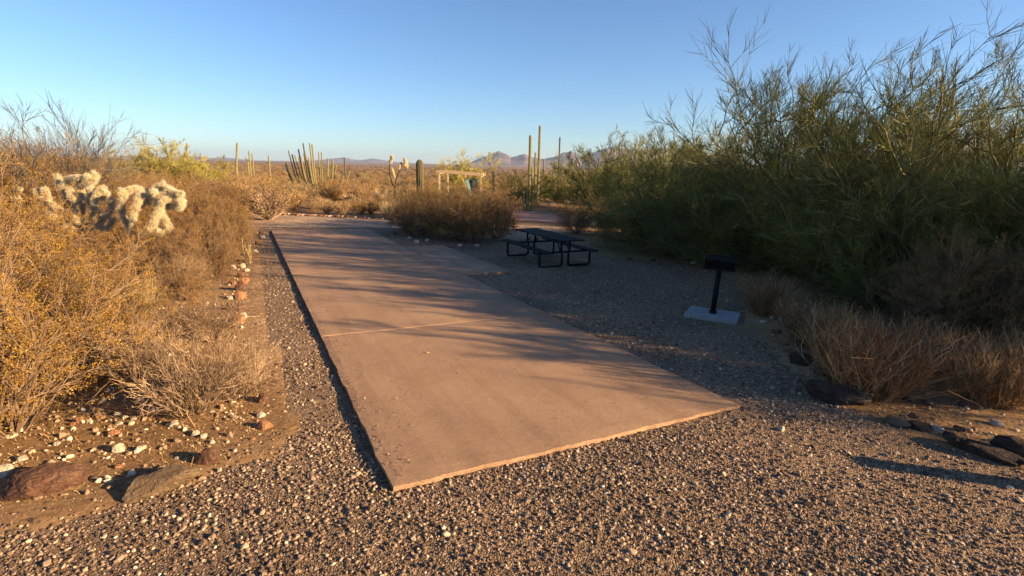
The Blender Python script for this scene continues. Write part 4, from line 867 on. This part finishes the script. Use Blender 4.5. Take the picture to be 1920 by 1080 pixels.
# dry litter
N = 70000; x, y = gravel_pts(N, 2.2, 11, R(-60), R(60)); k = ~in_poly(x, y, DRIVE) & ~in_poly(x, y, ROAD); x, y = x[k], y[k]; n_ = len(x)
a = rng.uniform(0, 6.28, n_); L = rng.uniform(.01, .06, n_); L[rng.uniform(0, 1, n_) < .01] *= 4; w = .0022; z = gz(x, y) + .008
dx, dy = np.cos(a) * L, np.sin(a) * L; wx, wy = -np.sin(a) * w, np.cos(a) * w; tl = rng.uniform(-.2, .5, n_) * L
V = np.stack([np.stack([x - wx, y - wy, z], -1), np.stack([x + wx, y + wy, z], -1), np.stack([x + dx + wx, y + dy + wy, z + abs(tl) + .004], -1), np.stack([x + dx - wx, y + dy - wy, z + abs(tl) + .004], -1)], 1).reshape(-1, 3)
o = ob('dry_litter', mk('dry_litter', V, np.arange(4 * n_).reshape(-1, 4), None, [M_LITTER])); tag(o, 'golden dry twigs and leaf litter under the bushes', 'litter', None, 'stuff')

# ------------------------------------------------------------------ picnic table
tn, tf = G(1066, 499), G(990, 476)
tc = (tn + tf) / 2; d = norm(tf - tn); t_rz = math.atan2(d[1], d[0]); tl = float(np.linalg.norm(tf - tn)) + .75
tb = empty('picnic_table', (tc[0], tc[1], float(gz(*tc)) + .01), t_rz); tag(tb, 'black steel picnic table with attached benches in the shade beside the pad', 'picnic table')
TL = max(2.2, min(tl, 2.7)); half = TL / 2 - .38
def plank(name, x, y, z, l, w, t=.035):
    ob(name, bevbox(name, (l, w, t), .008, [M_BLACK]), tb, (x, y, z))
for k in range(5): plank('top_plank', 0, -.30 + k * .15, .755, TL, .142)
for s_ in (-1, 1):
    for k in range(2): plank('bench_plank', 0, s_ * (.62 + k * .135), .45, TL, .128)
for e_ in (-1, 1):
    x0 = e_ * half
    for s_ in (-1, 1):
        mb = MB(); loop = smooth_path([(x0, s_ * .10, .42), (x0, s_ * .10, .03), (x0, s_ * .78, .03), (x0, s_ * .78, .425)], 6, .1); tube1(mb, loop, .03, 10)
        ob('leg_loop', mb.mesh('leg_loop', [M_BLACK], True), tb)
        mb = MB(); tube1(mb, [(x0, s_ * .13, .40), (x0, s_ * .13, .735)], .03, 10); ob('post', mb.mesh('post', [M_BLACK], True), tb)
        mb = MB(); tube1(mb, [(x0, s_ * .16, .41), (x0 - e_ * .32, s_ * .08, .73)], .016, 8); ob('brace', mb.mesh('brace', [M_BLACK], True), tb)
    mb = MB(); tube1(mb, [(x0, -.8, .41), (x0, .8, .41)], .026, 10); tube1(mb, [(x0, -.34, .725), (x0, .34, .725)], .02, 8); ob('cross_tube', mb.mesh('cross_tube', [M_BLACK], True), tb)

# ------------------------------------------------------------------ pedestal grill on its footing
gx = G(1336, 589); gzz = float(gz(*gx))
ft = bevbox('grill_footing', (.86, .72, .075), .012, [M_FOOT]); o = ob('grill_footing', ft, None, (gx[0], gx[1] - .0, gzz + .03), R(-28)); o.rotation_euler = (R(-1.5), R(.7), R(-28)); tag(o, 'pale grey concrete footing under the black grill', 'concrete footing')
gr = empty('pedestal_grill', (gx[0], gx[1], gzz + .066), R(-20)); gr.rotation_euler = (0, R(2.0), R(-20)); tag(gr, 'black pedestal barbecue grill standing on a concrete footing', 'grill')
mb = MB(); tube1(mb, [(0, 0, 0), (0, 0, .78)], .045, 14); ob('post', mb.mesh('post', [M_BLACK], True), gr)
mb = MB(); tube1(mb, [(0, 0, 0), (0, 0, .05)], .062, 14); ob('collar', mb.mesh('collar', [M_BLACK], True), gr)
mb = MB(); box(mb, (0, 0, .80), (.50, .38, .012)); box(mb, (-.245, 0, .90), (.010, .38, .19)); box(mb, (.245, 0, .90), (.010, .38, .19)); box(mb, (0, .185, .90), (.478, .010, .19)); ob('firebox', mb.mesh('firebox', [M_RUST]), gr)
mb = MB()
for k in range(13): tube1(mb, [(-.228, -.18 + k * .028, .965), (.228, -.18 + k * .028, .965)], .005, 6)
tube1(mb, [(-.20, -.2, .965), (-.20, .17, .965)], .006, 6); tube1(mb, [(.20, -.2, .965), (.20, .17, .965)], .006, 6); gt = ob('grate', mb.mesh('grate', [M_RUST]), gr)
for s_ in (-1, 1):
    mb = MB(); tube1(mb, smooth_path([(s_ * .20, -.19, .965), (s_ * .20, -.30, .965), (s_ * .14, -.30, .965)], 4, .02), .010, 8); ob('handle', mb.mesh('handle', [M_RUST], True), gt)

# ------------------------------------------------------------------ timber shade frame and teal cover beyond
p0, p1 = at_az(821, 33), at_az(903, 32.6)
z0 = float(gz(*p0)); z1 = float(gz(*p1)); h0 = H(0, 0, 319, p0); h1 = H(0, 0, 325, p1); e = empty('timber_shade_frame', (p0[0], p0[1], z0), math.atan2(p1[1] - p0[1], p1[0] - p0[0])); tag(e, 'pale timber post-and-beam frame in the scrub beyond the road', 'timber frame')
L = float(np.linalg.norm(p1 - p0)); dh = (z1 + h1) - (z0 + h0)
def post(x, y): 
    top = h0 + dh * x / L - .12; mb = MB(); box(mb, (x, y, top / 2 - .1), (.10, .10, top + .2)); ob('post', mb.mesh('post', [M_WOODF]), e)
for x_, y_ in ((.07, 0), (L - .07, 0), (.35, 1.4), (L * .56, 1.4)): post(x_, y_)
for y_ in (0, 1.4):
    mb = MB(); v = []
    for x_ in (-.1, L + .1):
        zt = h0 + dh * x_ / L
        for yy_ in (-.06, .06):
            for zz in (zt - .16, zt): v.append((x_, y_ + yy_, zz))
    mb.add(v, [(0, 2, 3, 1), (4, 5, 7, 6), (0, 1, 5, 4), (2, 6, 7, 3), (1, 3, 7, 5), (0, 4, 6, 2)]); ob('beam', mb.mesh('beam', [M_WOODF]), e)
for x_ in (.05, L - .05):
    mb = MB(); box(mb, (x_, .7, h0 + dh * x_ / L - .115), (.1, 1.21, .18)); ob('side_beam', mb.mesh('side_beam', [M_WOODF]), e)
tp = at_az(893, 28); ht = H(0, 0, 334, tp); U, Vv = np.meshgrid(np.linspace(-1, 1, 13), np.linspace(0, 1, 11), indexing='ij')
xx = U * .34 + (Vv - .5) * -.5; zz = ht * (.12 + .85 * Vv) + .08 * np.sin(U * 4); yy = .12 * np.cos(U * 3) + .1 * np.sin(Vv * 7); ii = np.arange(U.size).reshape(U.shape); q = np.stack([ii[:-1, :-1], ii[1:, :-1], ii[1:, 1:], ii[:-1, 1:]], -1).reshape(-1, 4)
te = empty('tarp_shelter', (tp[0], tp[1], float(gz(*tp)))); tag(te, 'teal fabric cover half hidden by bushes below the timber frame', 'tarp')
me = mk('fabric', np.stack([xx, yy, zz], -1).reshape(-1, 3), q, None, [M_TEAL], True); o = ob('fabric', me, te); sm = o.modifiers.new('thick', 'SOLIDIFY'); sm.thickness = .02
mb = MB(); tube1(mb, [(-.25, .05, -.05), (-.3, .08, ht)], .02, 8); ob('pole', mb.mesh('pole', [M_BLACK], True), te)

# ------------------------------------------------------------------ unseen post added right of the view to cast a shadow across the gravel
tip = G(1625, 855); sb_ = tip + np.array([math.sin(SUN_AZ), math.cos(SUN_AZ)]) * (.85 / math.tan(SUN_EL))
sp = empty('added_shadow_post', (sb_[0], sb_[1], float(gz(*sb_)))); tag(sp, 'squat post added out of view beyond the right edge to cast the shadow on the gravel', 'post')
ob('post', bevbox('post', (.15, .15, .95), .012, [M_RUST]), sp, (0, 0, .355)); ob('cap', bevbox('cap', (.17, .17, .03), .006, [M_RUST]), sp, (0, 0, .848))

# ------------------------------------------------------------------ haze
mb = MB(); box(mb, (0, 4500, 85), (26000, 15000, 210)); mh = bpy.data.materials.new('haze'); mh.use_nodes = True; n = mh.node_tree; n.nodes.clear()
pv = n.nodes.new('ShaderNodeVolumePrincipled'); pv.inputs['Color'].default_value = (.5, .7, 1, 1); pv.inputs['Density'].default_value = 7e-5; pv.inputs['Anisotropy'].default_value = .2
mo = n.nodes.new('ShaderNodeOutputMaterial'); n.links.new(pv.outputs[0], mo.inputs['Volume'])
o = ob('haze', mb.mesh('haze', [mh])); tag(o, 'thin desert haze over the plain and mountains', 'haze', None, 'stuff')
